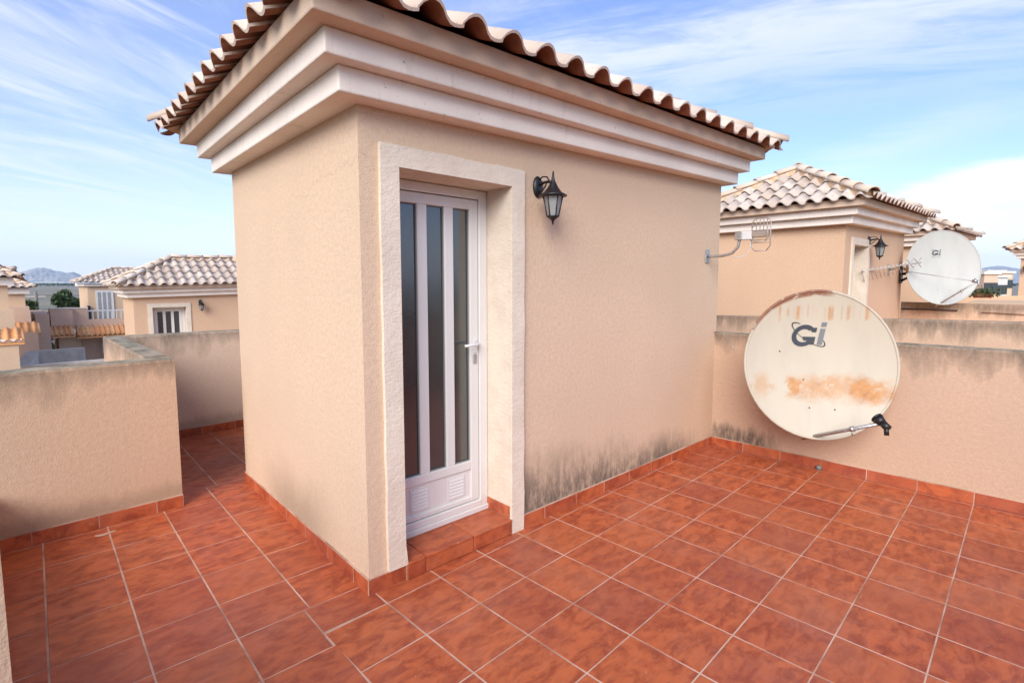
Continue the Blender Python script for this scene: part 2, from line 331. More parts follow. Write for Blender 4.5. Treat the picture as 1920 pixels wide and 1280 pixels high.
# ------------------------------------------------------------------ mesh helpers
def link(name, me, mats, parent=None, loc=None, rz=None):
    o = bpy.data.objects.new(name, me); col.objects.link(o)
    if mats is not None and not me.materials:
        for m in (mats if isinstance(mats, (list, tuple)) else [mats]): me.materials.append(m)
    if parent: o.parent = parent
    if loc is not None: o.location = loc
    if rz is not None: o.rotation_euler = (0, 0, rz)
    return o
def tag(o, label=None, cat=None, group=None, kind=None):
    if label: o['label'] = label
    if cat: o['category'] = cat
    if group: o['group'] = group
    if kind: o['kind'] = kind
    return o
def empty(name, loc=(0, 0, 0), rz=0.0):
    o = bpy.data.objects.new(name, None); col.objects.link(o); o.location = loc; o.rotation_euler = (0, 0, rz); o.empty_display_size = 0.2
    return o
class MB:
    def __init__(s): s.v = []; s.f = []; s.mi = []; s.sm = []
    def add(s, vs, fs, mi=0, smooth=False):
        b = len(s.v); s.v += [tuple(v) for v in vs]
        for f in fs: s.f.append(tuple(b + i for i in f)); s.mi.append(mi); s.sm.append(smooth)
        return s
    def box(s, x0, x1, y0, y1, z0, z1, mi=0, c=0.0):
        if c <= 0:
            vs = [(x, y, z) for z in (z0, z1) for y in (y0, y1) for x in (x0, x1)]
            return s.add(vs, [(0, 2, 3, 1), (4, 5, 7, 6), (0, 1, 5, 4), (1, 3, 7, 5), (3, 2, 6, 7), (2, 0, 4, 6)], mi)
        bm = bmesh.new(); bmesh.ops.create_cube(bm, size=1)
        bmesh.ops.scale(bm, vec=(x1 - x0, y1 - y0, z1 - z0), verts=bm.verts)
        bmesh.ops.translate(bm, vec=((x0 + x1) / 2, (y0 + y1) / 2, (z0 + z1) / 2), verts=bm.verts)
        bmesh.ops.bevel(bm, geom=bm.edges[:], offset=c, segments=1, affect='EDGES')
        return s.bm(bm, mi)
    def bm(s, bm, mi=0, smooth=False):
        bm.verts.ensure_lookup_table(); bm.verts.index_update()
        s.add([v.co for v in bm.verts], [[v.index for v in f.verts] for f in bm.faces], mi, smooth); bm.free(); return s
    def tube(s, pts, r, n=8, mi=0, r2=None, cap=True):
        pts = [Vector(p) for p in pts]; m = len(pts); vs = []; fs = []
        prev = None
        for i, p in enumerate(pts):
            t = (pts[min(i + 1, m - 1)] - pts[max(i - 1, 0)]).normalized()
            if prev is None:
                a = Vector((0, 0, 1)) if abs(t.z) < 0.9 else Vector((1, 0, 0)); u = t.cross(a).normalized()
            else: u = (prev - t * prev.dot(t)).normalized()
            prev = u; w = t.cross(u)
            rr = r if r2 is None else r + (r2 - r) * i / (m - 1)
            for k in range(n):
                an = 2 * math.pi * k / n; vs.append(p + (u * math.cos(an) + w * math.sin(an)) * rr)
        for i in range(m - 1):
            for k in range(n):
                a = i * n + k; b = i * n + (k + 1) % n; fs.append((a, b, b + n, a + n))
        if cap: fs.append(tuple(range(n))[::-1]); fs.append(tuple(range((m - 1) * n, m * n)))
        return s.add(vs, fs, mi, True)
    def lathe(s, prof, n=12, c=(0, 0, 0), mi=0, smooth=True, a0=0.0):
        vs = []; fs = []
        for (r, z) in prof:
            for k in range(n):
                a = a0 + 2 * math.pi * k / n; vs.append((c[0] + r * math.cos(a), c[1] + r * math.sin(a), c[2] + z))
        for i in range(len(prof) - 1):
            for k in range(n):
                a = i * n + k; b = i * n + (k + 1) % n; fs.append((a, b, b + n, a + n))
        fs.append(tuple(range(n))[::-1]); fs.append(tuple(range((len(prof) - 1) * n, len(prof) * n)))
        return s.add(vs, fs, mi, smooth)
    def prism(s, poly, z0, z1, mi=0):
        k = len(poly); vs = [(x, y, z0) for x, y in poly] + [(x, y, z1) for x, y in poly]
        return s.add(vs, [tuple(range(k))[::-1], tuple(range(k, 2 * k))] + [(i, (i + 1) % k, k + (i + 1) % k, k + i) for i in range(k)], mi)
    def mesh(s, name):
        me = bpy.data.meshes.new(name); me.from_pydata(s.v, [], s.f); me.polygons.foreach_set('material_index', s.mi)
        me.polygons.foreach_set('use_smooth', s.sm); me.update()
        return me
    def obj(s, name, mats, parent=None, loc=None, rz=None): return link(name, s.mesh(name), mats, parent, loc, rz)
def copy_tree(o, parent=None):
    c = o.copy(); col.objects.link(c); c.parent = parent
    for ch in o.children: copy_tree(ch, c)
    return c

# ------------------------------------------------------------------ land (setting)
GZ = -6.5
g = MB(); g.add([(-16000, -16000, GZ), (16000, -16000, GZ), (16000, 16000, GZ), (-16000, 16000, GZ)], [(0, 1, 2, 3)])
tag(g.obj('ground', M['ground']), kind='structure')
rd = MB(); rd.add([(-2.5, 30, GZ + .004), (3.4, 30, GZ + .004), (9.5, 190, GZ + .004), (3.0, 190, GZ + .004)], [(0, 1, 2, 3)])
tag(rd.obj('street', M['asphalt']), kind='structure')
pv = MB(); 
for a, b in (((3.4, 30), (9.5, 190)), ):
    pv.add([(a[0], a[1], GZ), (a[0] + 1.8, a[1], GZ), (b[0] + 1.8, b[1], GZ), (b[0], b[1], GZ), (a[0], a[1], GZ + .14), (a[0] + 1.8, a[1], GZ + .14), (b[0] + 1.8, b[1], GZ + .14), (b[0], b[1], GZ + .14)],
           [(4, 5, 6, 7), (0, 1, 5, 4), (3, 0, 4, 7), (1, 2, 6, 5)])
tag(pv.obj('pavement', M['paving']), kind='structure')
for k in range(5):
    yy = 74 + k * 3.0; x0 = -2.5 + (yy - 30) * 0.0344 + 0.6
    s_ = MB(); s_.add([(x0, yy, GZ + .008), (x0 + 5.0, yy, GZ + .008), (x0 + 5.0, yy + 1.1, GZ + .008), (x0, yy + 1.1, GZ + .008)], [(0, 1, 2, 3)])
    tag(s_.obj('road_marking', M['paint']), kind='structure')

def mountain(name, D, sil, depth, seed):
    # sil: (px, py) ridge line in the photograph, at distance D; a real massif with a front slope and a back
    base = 541.0; nx, ny = 90, 26; m = MB(); vs = []
    xs = [s[0] for s in sil]
    def ridge(px):
        for (a, ya), (b, yb) in zip(sil, sil[1:]):
            if a <= px <= b: return ya + (yb - ya) * (px - a) / (b - a)
        return base
    hd = Vector((FWD.x, FWD.y, 0)).normalized()
    for j in range(ny):
        t = j / (ny - 1) * 2 - 1
        for i in range(nx):
            px = xs[0] + (xs[-1] - xs[0]) * i / (nx - 1)
            p = at_d(px, base, D); top = at_d(px, ridge(px), D).z - GZ
            f = max(0.0, 1 - abs(t)) ** 0.8
            q = Vector((px * 0.05 + seed, t * 1.6, seed))
            rg = 1 - abs(mn.noise(q * 2.0)) * 1.1 * (1 - f) - abs(mn.noise(q * 5.0)) * 0.45 * (1 - f)
            d2 = ray(px, base); d2 = Vector((d2.x, d2.y, 0)).normalized()
            pos = Vector((p.x, p.y, 0)) + d2 * (t * depth)
            vs.append((pos.x, pos.y, GZ - 5 + (top + 5) * f * max(0.15, rg) * (1 + 0.05 * mn.noise(q * 11))))
    fs = [(j * nx + i, j * nx + i + 1, (j + 1) * nx + i + 1, (j + 1) * nx + i) for j in range(ny - 1) for i in range(nx - 1)]
    m.add(vs, fs, 0, True)
    return tag(m.obj(name, M['rock']), kind='structure')
mountain('mountain', 9000, [(-60, 535), (-20, 530), (15, 522), (28, 514), (45, 509), (58, 504), (72, 501.5), (84, 501), (97, 504), (108, 507), (118, 508.5), (128, 511), (140, 509), (150, 513), (162, 521), (178, 528), (200, 533), (240, 541)], 1500, 2.0)
mountain('mountain', 11000, [(1690, 541), (1740, 517), (1790, 508), (1830, 503), (1852, 499), (1872, 497), (1890, 500), (1915, 504), (1960, 512), (2040, 541)], 1500, 6.0)

# ------------------------------------------------------------------ stair house (the little building with the door)
TH = -0.0387; A0 = Vector((-0.0282, 0.1273, 0)); HS = 0.0243
LU, LV = 3.735, 2.085
PITCH = R(27); EZ = 2.735; OV = 0.385
TP, TL, TEXP = 0.243, 0.43, 0.36      # roof tile pitch, length, exposure

def tile_profile(w, h, n=11):
    pts = []
    for i in range(n):
        s = i / (n - 1)
        if s < 0.62: z = h * math.sin(math.pi * s / 0.62) ** 0.75
        else: z = -0.010 * math.sin(math.pi * (s - 0.62) / 0.38)
        pts.append((s * w * 1.04, z))
    return pts
def pantile(w=TP, h=0.060, L=TL, th=0.014):
    pr_ = tile_profile(w, h); k = len(pr_); vs = []
    for (y, lift) in ((0.0, 0.030), (L, 0.0)):
        for (x, z) in pr_: vs.append((x, y, z + lift))
        for (x, z) in pr_: vs.append((x, y, z + lift - th))
    fs = []; mi = []
    a, b, c, d = 0, k, 2 * k, 3 * k
    m = MB()
    top = [(a + i, a + i + 1, c + i + 1, c + i) for i in range(k - 1)]
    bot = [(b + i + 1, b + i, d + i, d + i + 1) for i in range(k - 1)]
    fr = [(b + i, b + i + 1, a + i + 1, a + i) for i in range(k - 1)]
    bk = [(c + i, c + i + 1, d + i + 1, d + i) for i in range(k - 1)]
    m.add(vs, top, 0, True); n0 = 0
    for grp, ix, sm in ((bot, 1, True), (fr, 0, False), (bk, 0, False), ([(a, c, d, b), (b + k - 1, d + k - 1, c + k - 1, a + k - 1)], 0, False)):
        for f in grp: m.f.append(f); m.mi.append(ix); m.sm.append(sm)
    return m.mesh('roof_tile')
def cap_tile(r=0.085, L=0.44, th=0.016, n=9):
    m = MB(); vs = []
    for (y, rr, dz) in ((0, r * 1.12, 0.022), (L, r * 0.94, 0)):
        for q in (rr, rr - th):
            for i in range(n):
                an = math.pi * (0.02 + 0.96 * i / (n - 1)); vs.append((-q * math.cos(an), y, q * math.sin(an) * 0.9 + dz))
    a, b, c, d = 0, n, 2 * n, 3 * n
    m.add(vs, [(a + i, a + i + 1, c + i + 1, c + i) for i in range(n - 1)], 0, True)
    for f in [(b + i + 1, b + i, d + i, d + i + 1) for i in range(n - 1)]: m.f.append(f); m.mi.append(1); m.sm.append(True)
    for f in [(b + i, b + i + 1, a + i + 1, a + i) for i in range(n - 1)] + [(c + i, c + i + 1, d + i + 1, d + i) for i in range(n - 1)] + [(a, c, d, b), (b + n - 1, d + n - 1, c + n - 1, a + n - 1)]:
        m.f.append(f); m.mi.append(0); m.sm.append(False)
    return m.mesh('hip_tile')

def hip_roof(parent, U, V, z0, pitch, tp_long, tp_short, mats, capmats, deckm, ov=OV, texp=TEXP, slope=0.0, only=None):
    """tiled hip roof over 0..U x 0..V in the parent's frame; returns the roof part (its tiles are children)"""
    x0, x1, y0, y1 = -ov, U + ov, -ov, V + ov
    W, D = x1 - x0, y1 - y0; half = D / 2; H = half * math.tan(pitch)
    dk = MB(); e = 0.10       # deck, drawn in from the eave so that the tiles overhang it
    zz = lambda x: slope * x
    A = [(x0 + e, y0 + e), (x1 - e, y0 + e), (x1 - e, y1 - e), (x0 + e, y1 - e)]
    zb = z0 + e * math.tan(pitch) - 0.035
    vs = [(x, y, zb + zz(x)) for x, y in A] + [(x0 + half, y0 + half, z0 + H - 0.035 + zz(x0 + half)), (x1 - half, y0 + half, z0 + H - 0.035 + zz(x1 - half))]
    dk.add(vs, [(0, 1, 5, 4), (1, 2, 5), (2, 3, 4, 5), (3, 0, 4), (3, 2, 1, 0)])
    roof = dk.obj('roof', deckm, parent)
    S = (D / 2) / math.cos(pitch); cp = math.cos(pitch)
    tilt = Matrix(((1, 0, 0, 0), (0, 1, 0, 0), (slope, 0, 1, 0), (0, 0, 0, 1)))
    faces = {'front': (Vector((x0, y0, z0)), Vector((1, 0, 0)), Vector((0, 1, 0)), W, tp_long),
             'right': (Vector((x1, y0, z0)), Vector((0, 1, 0)), Vector((-1, 0, 0)), D, tp_short),
             'back': (Vector((x1, y1, z0)), Vector((-1, 0, 0)), Vector((0, -1, 0)), W, tp_long),
             'left': (Vector((x0, y1, z0)), Vector((0, -1, 0)), Vector((1, 0, 0)), D, tp_short)}
    for fn, (o, ex, ein, Lf, tp) in faces.items():
        if only and fn not in only: continue
        ey = ein * math.cos(pitch) + Vector((0, 0, math.sin(pitch))); ez = ex.cross(ey)
        B = Matrix((ex, ey, ez)).transposed().to_4x4(); B.translation = o
        nt = max(1, round(Lf / tp)); w = Lf / nt
        me = pantile(w); [me.materials.append(m) for m in mats]
        rows = int(S / texp) + 1
        for j in range(rows):
            t0 = j * texp
            for i in range(nt):
                s0 = i * w; s1 = s0 + w; t1 = t0 + TL
                ins = lambda s, t: s >= t * cp - 1e-6 and s <= Lf - t * cp + 1e-6 and t <= S
                cs = [ins(s0, t0), ins(s1, t0), ins(s0, t1), ins(s1, t1)]
                if not any(cs) and not ins((s0 + s1) / 2, t0): continue
                mtx = tilt @ B @ Matrix.Translation((s0, t0, 0.004 + random.uniform(-.005, .005))) @ Matrix.Rotation(random.uniform(-.022, .022), 4, 'Z')
                if all(cs): q = link('roof_tile', me, None, roof)
                else:
                    bm = bmesh.new(); bm.from_mesh(me)
                    for (pn, pc) in (((1, -cp, 0), (cp * 0.0, 0, 0)), ((-1, -cp, 0), (Lf, 0, 0))):
                        # keep s - t cp > 0 and Lf - s - t cp > 0 (in face coordinates)
                        co = Vector((pc[0] - s0, -t0, 0)); no = Vector(pn)
                        bmesh.ops.bisect_plane(bm, geom=bm.verts[:] + bm.edges[:] + bm.faces[:], plane_co=co, plane_no=no, clear_inner=True)
                    if t1 > S: bmesh.ops.bisect_plane(bm, geom=bm.verts[:] + bm.edges[:] + bm.faces[:], plane_co=(0, S - t0, 0), plane_no=(0, -1, 0), clear_inner=True)
                    if len(bm.faces) < 4: bm.free(); continue
                    m2 = bpy.data.meshes.new('roof_tile'); bm.to_mesh(m2); bm.free()
                    for m in mats: m2.materials.append(m)
                    q = link('roof_tile', m2, None, roof)
                q.matrix_local = mtx
    # hips and ridge: half-round caps bedded in mortar
    ce = cap_tile(); [ce.materials.append(m) for m in capmats]
    a1 = Vector((x0 + half, y0 + half, z0 + H)); a2 = Vector((x1 - half, y0 + half, z0 + H))
    runs = [(Vector((x0, y0, z0)), a1), (Vector((x1, y0, z0)), a2), (Vector((x1, y1, z0)), a2), (Vector((x0, y1, z0)), a1), (a1, a2)]
    for p, q in runs:
        d = q - p; Ln = d.length
        if Ln < 0.1: continue
        d.normalize(); k = max(1, round(Ln / 0.38)); sx = d.cross(Vector((0, 0, 1))).normalized(); up = sx.cross(d)
        B = Matrix((sx, d, up)).transposed().to_4x4()
        mm = MB(); mm.prism([(-0.075, -0.012), (0.075, -0.012), (0.06, 0.06), (0, 0.10), (-0.06, 0.06)], 0.10 if p.z < q.z else 0.0, Ln)
        bed = mm.obj('hip_mortar', M['mortar'], roof)
        bed.matrix_local = tilt @ Matrix.Translation(p) @ B @ Matrix(((1, 0, 0, 0), (0, 0, 1, 0), (0, 1, 0, 0.0), (0, 0, 0, 1)))
        for i in range(k):
            c = link('hip_tile', ce, None, roof)
            c.matrix_local = tilt @ Matrix.Translation(p + d * (Ln * i / k) + up * (0.055 + random.uniform(-.006, .006))) @ B @ Matrix.Rotation(random.uniform(-.03, .03), 4, 'Z')
    return roof

def lantern(name, loc, rz, label, s=1.0):
    """wall lantern; local y = away from the wall is -y"""
    r = empty(name, loc, rz); r.scale = (s, s, s)
    bp = MB(); bm = bmesh.new(); bmesh.ops.create_uvsphere(bm, u_segments=16, v_segments=10, radius=1)
    bmesh.ops.scale(bm, vec=(0.045, 0.024, 0.072), verts=bm.verts); bp.bm(bm, 0, True); bp.obj('backplate', M['black'], r)
    ar = MB(); ar.tube([(0, -0.01, 0.01), (0, -0.06, 0.022), (0, -0.10, 0.022), (0, -0.14, 0.010)], 0.010, 8)
    ar.tube([(0, -0.015, 0.045), (0, -0.045, 0.062), (0, -0.085, 0.055), (0, -0.105, 0.028)], 0.005, 6)
    ar.tube([(0, -0.015, -0.04), (0, -0.04, -0.03), (0, -0.07, -0.005), (0, -0.085, 0.018)], 0.005, 6); ar.obj('arm', M['black'], r)
    c = (0, -0.14, 0)
    rf = MB(); rf.lathe([(0.092, -0.078), (0.094, -0.072), (0.060, -0.055), (0.035, -0.02), (0.018, 0.012), (0.012, 0.028), (0.009, 0.045), (0.003, 0.085)], 16, c); rf.obj('canopy', M['black'], r)
    gl = MB(); gl.lathe([(0.036, -0.205), (0.062, -0.080)], 6, c, 0, False, 0.2); gl.obj('lamp_glass', M['lglass'], r)
    cg = MB()
    for k in range(6):
        a = 0.2 + k * math.pi / 3
        cg.tube([(c[0] + 0.038 * math.cos(a), c[1] + 0.038 * math.sin(a), -0.207), (c[0] + 0.064 * math.cos(a), c[1] + 0.064 * math.sin(a), -0.078)], 0.0042, 5)
    cg.obj('cage', M['black'], r)
    bt = MB(); bt.lathe([(0.004, -0.262), (0.008, -0.240), (0.012, -0.232), (0.030, -0.219), (0.042, -0.212), (0.042, -0.204)], 12, c); bt.obj('finial', M['black'], r)
    return tag(r, label, 'lamp', 'wall lanterns')

def stair_house(name, loc, label, du=0.0, wallmat='hut', tiles='rt', skirt=True):
    r = empty(name, loc, TH)
    o0, o1, zt, zs = 0.209 + du, 0.985 + du, 2.18, 0.098      # door opening
    # walls with the opening cut out; the reveal is 0.25 deep
    w = MB(); t = 0.25; top = 2.60
    def wallbox(x0, x1, y0, y1, z0, z1): w.box(x0, x1, y0, y1, z0, z1)
    outer = [(0, 0), (LU, 0), (LU, LV), (0, LV)]
    # front face panels, one by one
    zb = -0.01
    def q(a, b, c, d): w.add([a, b, c, d], [(0, 1, 2, 3)])
    q((0, 0, zb), (o0, 0, zb), (o0, 0, top), (0, 0, top)); q((o1, 0, zb), (LU, 0, zb), (LU, 0, top), (o1, 0, top)); q((o0, 0, zt), (o1, 0, zt), (o1, 0, top), (o0, 0, top))
    q((LU, 0, zb), (LU, LV, zb), (LU, LV, top), (LU, 0, top)); q((LU, LV, zb), (0, LV, zb), (0, LV, top), (LU, LV, top)); q((0, LV, zb), (0, 0, zb), (0, 0, top), (0, LV, top))
    q((0, 0, top), (LU, 0, top), (LU, LV, top), (0, LV, top))
    wall = w.obj('wall', M[wallmat], r)
    # reveal lining and raised trowelled surround
    s = MB(); e = -0.022; a0, a1, at = 0.105 + du, 1.090 + du, 2.286
    def plate(poly, z=None):      # polygon in (x, z), extruded from y=0.004 to e
        k = len(poly); vs = [(x, e, z_) for x, z_ in poly] + [(x, 0.004, z_) for x, z_ in poly]
        s.add(vs, [tuple(range(k))] + [((i + 1) % k, i, k + i, k + (i + 1) % k) for i in range(k)])
    jit = lambda v: v + random.uniform(-.004, .004)
    zsn = [0.088 + i * (at - 0.088) / 14 for i in range(15)]
    plate([(a0 if i in (0, 14) else jit(a0), z) for i, z in enumerate(zsn)][::-1] + [(o0 + 0.012, 0.088), (o0, 0.20), (o0, zt), (o0 - 0.001, at)])
    plate([(o0 + 0.0, zt), (o1, zt), (o1, at)] + [(o1 - (o1 - o0) * i / 8, jit(at)) for i in range(1, 8)] + [(o0, at)])
    plate([(o1, 0.0), (a1, 0.0)] + [(jit(a1), z) for z in zsn[1:-1]] + [(a1, at), (o1, at)])
    s.obj('door_surround', M['surround'], r)
    rv = MB()
    rv.add([(o0, 0.0045, zs), (o0, t, zs), (o0, t, zt), (o0, 0.0045, zt)], [(0, 1, 2, 3)])
    rv.add([(o1, 0.0045, 0), (o1, t, 0), (o1, t, zt), (o1, 0.0045, zt)], [(3, 2, 1, 0)])
    rv.add([(o0, 0.0045, zt), (o1, 0.0045, zt), (o1, t, zt), (o0, t, zt)], [(3, 2, 1, 0)])
    rv.obj('reveal', M['surround'], r)
    bk = MB(); bk.add([(o0 - .05, t + .06, 0), (o1 + .05, t + .06, 0), (o1 + .05, t + .06, zt + .1), (o0 - .05, t + .06, zt + .1)], [(0, 1, 2, 3)]); bk.obj('dark_backing', M['dark_interior'], r)
    # step clad in floor tiles
    st = MB(); st.box(o0 + .002, o1 - .002, -0.016, t + .02, 0.0, zs - 0.012); step = st.obj('step', M['grout'], r)
    js = [o0 + 0.004, 0.331 + du, 0.668 + du, o1 - 0.004]
    for a, b in zip(js, js[1:]):
        m = MB(); m.box(a + .0025, b - .0025, -0.026, -0.016, 0.004, zs - 0.002, c=.002); m.obj('riser_tile', M['tile'], step)
        m = MB(); m.box(a + .0025, b - .0025, -0.030, t - .012, zs - 0.012, zs, c=.002); m.obj('tread_tile', M['tile'], step)
    m = MB(); m.box(o1 - .010, o1 + .001, 0.0, t - .012, zs + .002, zs + 0.078, c=.002); m.obj('skirting_tile', M['tile'], step)
    # door
    dr = empty('door', (0, 0, 0)); dr.parent = r
    f0, f1, ft, fb = o0 + .002, o1 - .002, zt - .003, 0.135
    yf = t - 0.035
    m = MB(); m.box(f0, f0 + .066, yf, t + .03, fb, ft, c=.004); m.box(f1 - .066, f1, yf, t + .03, fb, ft, c=.004); m.box(f0 + .066, f1 - .066, yf, t + .03, ft - .055, ft, c=.004); m.obj('door_frame', M['pvc'], dr)
    m = MB(); m.box(f0, f1, yf - .012, t + .03, zs, fb, c=.004); m.box(f0 + .06, f1 - .06, yf - .004, t + .03, fb, fb + .042, c=.004); m.obj('sill', M['pvc'], dr)
    l0, l1, lt, lb = f0 + .070, f1 - .070, ft - .060, fb + .046
    y0, y1 = yf + .008, t + .022
    g0, g1, gt, gb = l0 + .064, l1 - .064, lt - .062, 0.452
    m = MB(); m.box(l0, g0, y0, y1, lb, lt, c=.004); m.box(g1, l1, y0, y1, lb, lt, c=.004); m.box(g0, g1, y0 + .0007, y1, gt, lt, c=.004)
    m.box(g0, g1, y0 + .0007, y1, 0.395, gb, c=.004); m.box(g0, g1, y0 + .0007, y1, lb, lb + .03, c=.004); leaf = m.obj('door_leaf', M['pvc'], dr)
    gw = (g1 - g0 - 2 * .066) / 3
    for k in range(2):
        xb = g0 + gw * (k + 1) + .066 * k
        m = MB(); m.box(xb, xb + .066, y0 + .002, y1, gb - .002, gt + .002, c=.005); m.obj('glazing_bar', M['pvc'], dr)
    for k in range(3):
        xp = g0 + (gw + .066) * k
        m = MB(); m.box(xp - .002, xp + gw + .002, y0 + .026, y1 - .01, gb - .002, gt + .002); m.obj('pane', M['glass'], dr)
        m = MB()
        for (p0, p1, q0, q1) in ((xp, xp + .006, gb, gt), (xp + gw - .006, xp + gw, gb, gt), (xp + .006, xp + gw - .006, gb, gb + .006), (xp + .006, xp + gw - .006, gt - .006, gt)):
            m.box(p0, p1, y0 + .016, y0 + .024, q0, q1)
        m.obj('gasket', M['gasket'], dr)
    m = MB(); m.box(g0 - .001, g1 + .001, y0 + .014, y1 - .01, lb + .028, 0.398); m.obj('lower_panel', M['pvc'], dr)
    for xc in (g0 + .115, g1 - .115):
        m = MB(); m.box(xc - .068, xc + .068, y0 + .009, y0 + .0145, 0.225, 0.372, c=.002)
        for i in range(6): 
            zc_ = 0.240 + i * .0215
            m.add([(xc - .056, y0 + .004, zc_), (xc + .056, y0 + .004, zc_), (xc + .056, y0 + .0095, zc_ + .017), (xc - .056, y0 + .0095, zc_ + .017), (xc - .056, y0 + .0095, zc_), (xc + .056, y0 + .0095, zc_)], [(0, 1, 2, 3), (4, 5, 1, 0), (0, 3, 4), (1, 5, 2)])
        m.obj('louvre', M['pvc'], dr)
    m = MB(); hx = l1 - .030
    m.box(hx - .014, hx + .014, y0 - .008, y0 + .001, 1.155, 1.245, c=.003); m.tube([(hx, y0, 1.215), (hx, y0 - .045, 1.215), (hx - .012, y0 - .055, 1.215), (hx - .12, y0 - .055, 1.212)], .009, 8); m.obj('handle', M['whiteplastic'], dr)
    m = MB(); m.box(hx - .014, hx + .014, y0 - .007, y0 + .001, 1.085, 1.145, c=.003); m.box(hx - .005, hx + .005, y0 - .010, y0 - .007, 1.095, 1.130); m.obj('lock', M['galv'], dr)
    # cornice: three stepped bands
    def band(nm, e0, e1, z0, z1, mt, extra=0.0):
        P_ = [(-e0 - extra, -e0), (LU + e0, -e0), (LU + e0, LV + e0), (-e0, LV + e0)]
        b = MB(); vs = [(x, y, z0 + HS * x) for x, y in P_] + [(x, y, z1 + HS * x) for x, y in P_]
        bm = bmesh.new(); bv = [bm.verts.new(v) for v in vs]
        for f in [(3, 2, 1, 0), (4, 5, 6, 7), (0, 1, 5, 4), (1, 2, 6, 5), (2, 3, 7, 6), (3, 0, 4, 7)]: bm.faces.new([bv[i] for i in f])
        bmesh.ops.recalc_face_normals(bm, faces=bm.faces[:]); bmesh.ops.bevel(bm, geom=bm.edges[:], offset=0.008, segments=2, profile=0.5, affect='EDGES'); bmesh.ops.recalc_face_normals(bm, faces=bm.faces[:]); b.bm(bm)
        return b.obj(nm, M[mt], r)
    band('cornice_band', .112, 0, 2.445, 2.560, 'trim', .030)
    band('cornice_band', .188, 0, 2.5595, 2.670, 'trim', .045)
    band('cornice_band', .285, 0, 2.6695, 2.775, 'trim3', .035)
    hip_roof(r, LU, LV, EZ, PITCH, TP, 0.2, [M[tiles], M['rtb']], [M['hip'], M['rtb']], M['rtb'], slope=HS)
    if skirt:
        def run(p, d, n, cuts):
            for a, b in zip(cuts, cuts[1:]):
                m = MB(); m.box(a + .002, b - .002, 0, .011, 0, .083, c=.002); o = m.obj('skirting_tile', M['tile'], wall); o.matrix_local = Matrix((( d[0], -n[0] * -1, 0, p[0]), (d[1], -n[1] * -1, 0, p[1]), (0, 0, 1, 0), (0, 0, 0, 1)))
            m = MB(); m.box(cuts[0], cuts[-1], 0, .0098, 0, .087); o = m.obj('skirting_grout', M['grout'], wall); o.matrix_local = Matrix(((d[0], n[0], 0, p[0]), (d[1], n[1], 0, p[1]), (0, 0, 1, 0), (0, 0, 0, 1)))
        run((0, 0), (1, 0), (0, -1), [-.010, .219 + du])
        run((0, 0), (1, 0), (0, -1), [o1 + .02 + .002 + i * 0 for i in (0,)] + [x for x in [1.30 + du + .33 * k for k in range(9)] if x < LU - .05] + [LU])
        run((0, 0), (0, 1), (-1, 0), [-.008] + [.16 + .33 * k for k in range(6)] + [LV])
    tag(r, label, 'building', 'tile-roofed stair houses')
    return r

hut = stair_house('stair_house', A0, 'sand coloured stair house with cream door surround, nearest the rusty satellite dish')
def hutp(u, v, z, A=A0): return Vector((A.x + u * math.cos(TH) - v * math.sin(TH), A.y + u * math.sin(TH) + v * math.cos(TH), A.z + z))
lantern('wall_lantern', hutp(1.222, -0.004, 2.207), TH, 'black iron wall lantern on the wall right beside the cream door surround', 0.94)

AN1, AN2, AN3, AL1 = Vector((7.5, -.22, 0)), Vector((13.8, -.55, 0)), Vector((23.8, -3.9, 0)), Vector((1.25, 14.2, -1.22))
hutB = stair_house('stair_house', AN1, 'neighbouring stair house with orange side wall, behind the rusty dish and wire antenna', du=0.19, wallmat='hut_far', tiles='rt_n', skirt=False)
for A, lb in ((AN2, 'stair house mostly hidden behind the pale grey satellite dish'), (AN3, 'far stair house with only its eave corner showing, past the pale grey dish'), (AL1, 'lower stair house behind the back parapet, white barred door and one lantern')):
    c = copy_tree(hutB); c.location = A; c['label'] = lb
lantern('wall_lantern', hutp(1.22, -.004, 2.27, AN1), TH, 'black lantern beside the white door of the house behind the rusty dish', 1.15)
lantern('wall_lantern', hutp(1.52, -.004, 2.30, AL1), TH, 'black lantern beside the barred door beyond the back parapet')
lantern('wall_lantern', hutp(-.004, 1.95, 2.2, AN3), TH - math.pi / 2, 'tiny lantern on the farthest stair house past the pale dish')

# ------------------------------------------------------------------ terrace floor
fl = MB(); fl.box(-1.8, 3.9, -4.4, 4.1, -0.30, -0.0012); floor = tag(fl.obj('terrace_floor', M['grout']), kind='structure')
def tile_mesh(w, h): 
    m = MB(); m.box(0, w, 0, h, -0.010, 0.0, c=.0011); me = m.mesh('floor_tile'); me.materials.append(M['tile']); return me
cache = {}
def ftile(x0, y0, w, h, rot=0.0, org=(0, 0)):
    k = (round(w, 3), round(h, 3))
    if k not in cache: cache[k] = tile_mesh(*k)
    o = link('floor_tile', cache[k], None, floor)
    c, s = math.cos(rot), math.sin(rot)
    o.location = (org[0] + x0 * c - y0 * s, org[1] + x0 * s + y0 * c, random.uniform(-.0003, .0003)); o.rotation_euler = (random.uniform(-.0008, .0008), random.uniform(-.0008, .0008), rot)
G1, G2 = .0078, .0056
T = 0.33
for i in range(-1, 12):
    xw = T if i < 11 else 3.682 - 11 * T
    for j in range(0, 13):
        ftile(i * T + G1 / 2, -(j + 1) * T + G2 / 2, xw - G1, T - G2)
    if i >= 0: ftile(i * T + G1 / 2, G2 / 2, xw - G1, 0.155 - G2)
org = (A0.x, A0.y)
cu = [-1.545, -1.232, -.915, -.597, -.270]
rv_ = [-.93, -.585, -.24, .10, .432, .78, 1.13, 1.48, 1.84, 2.17]
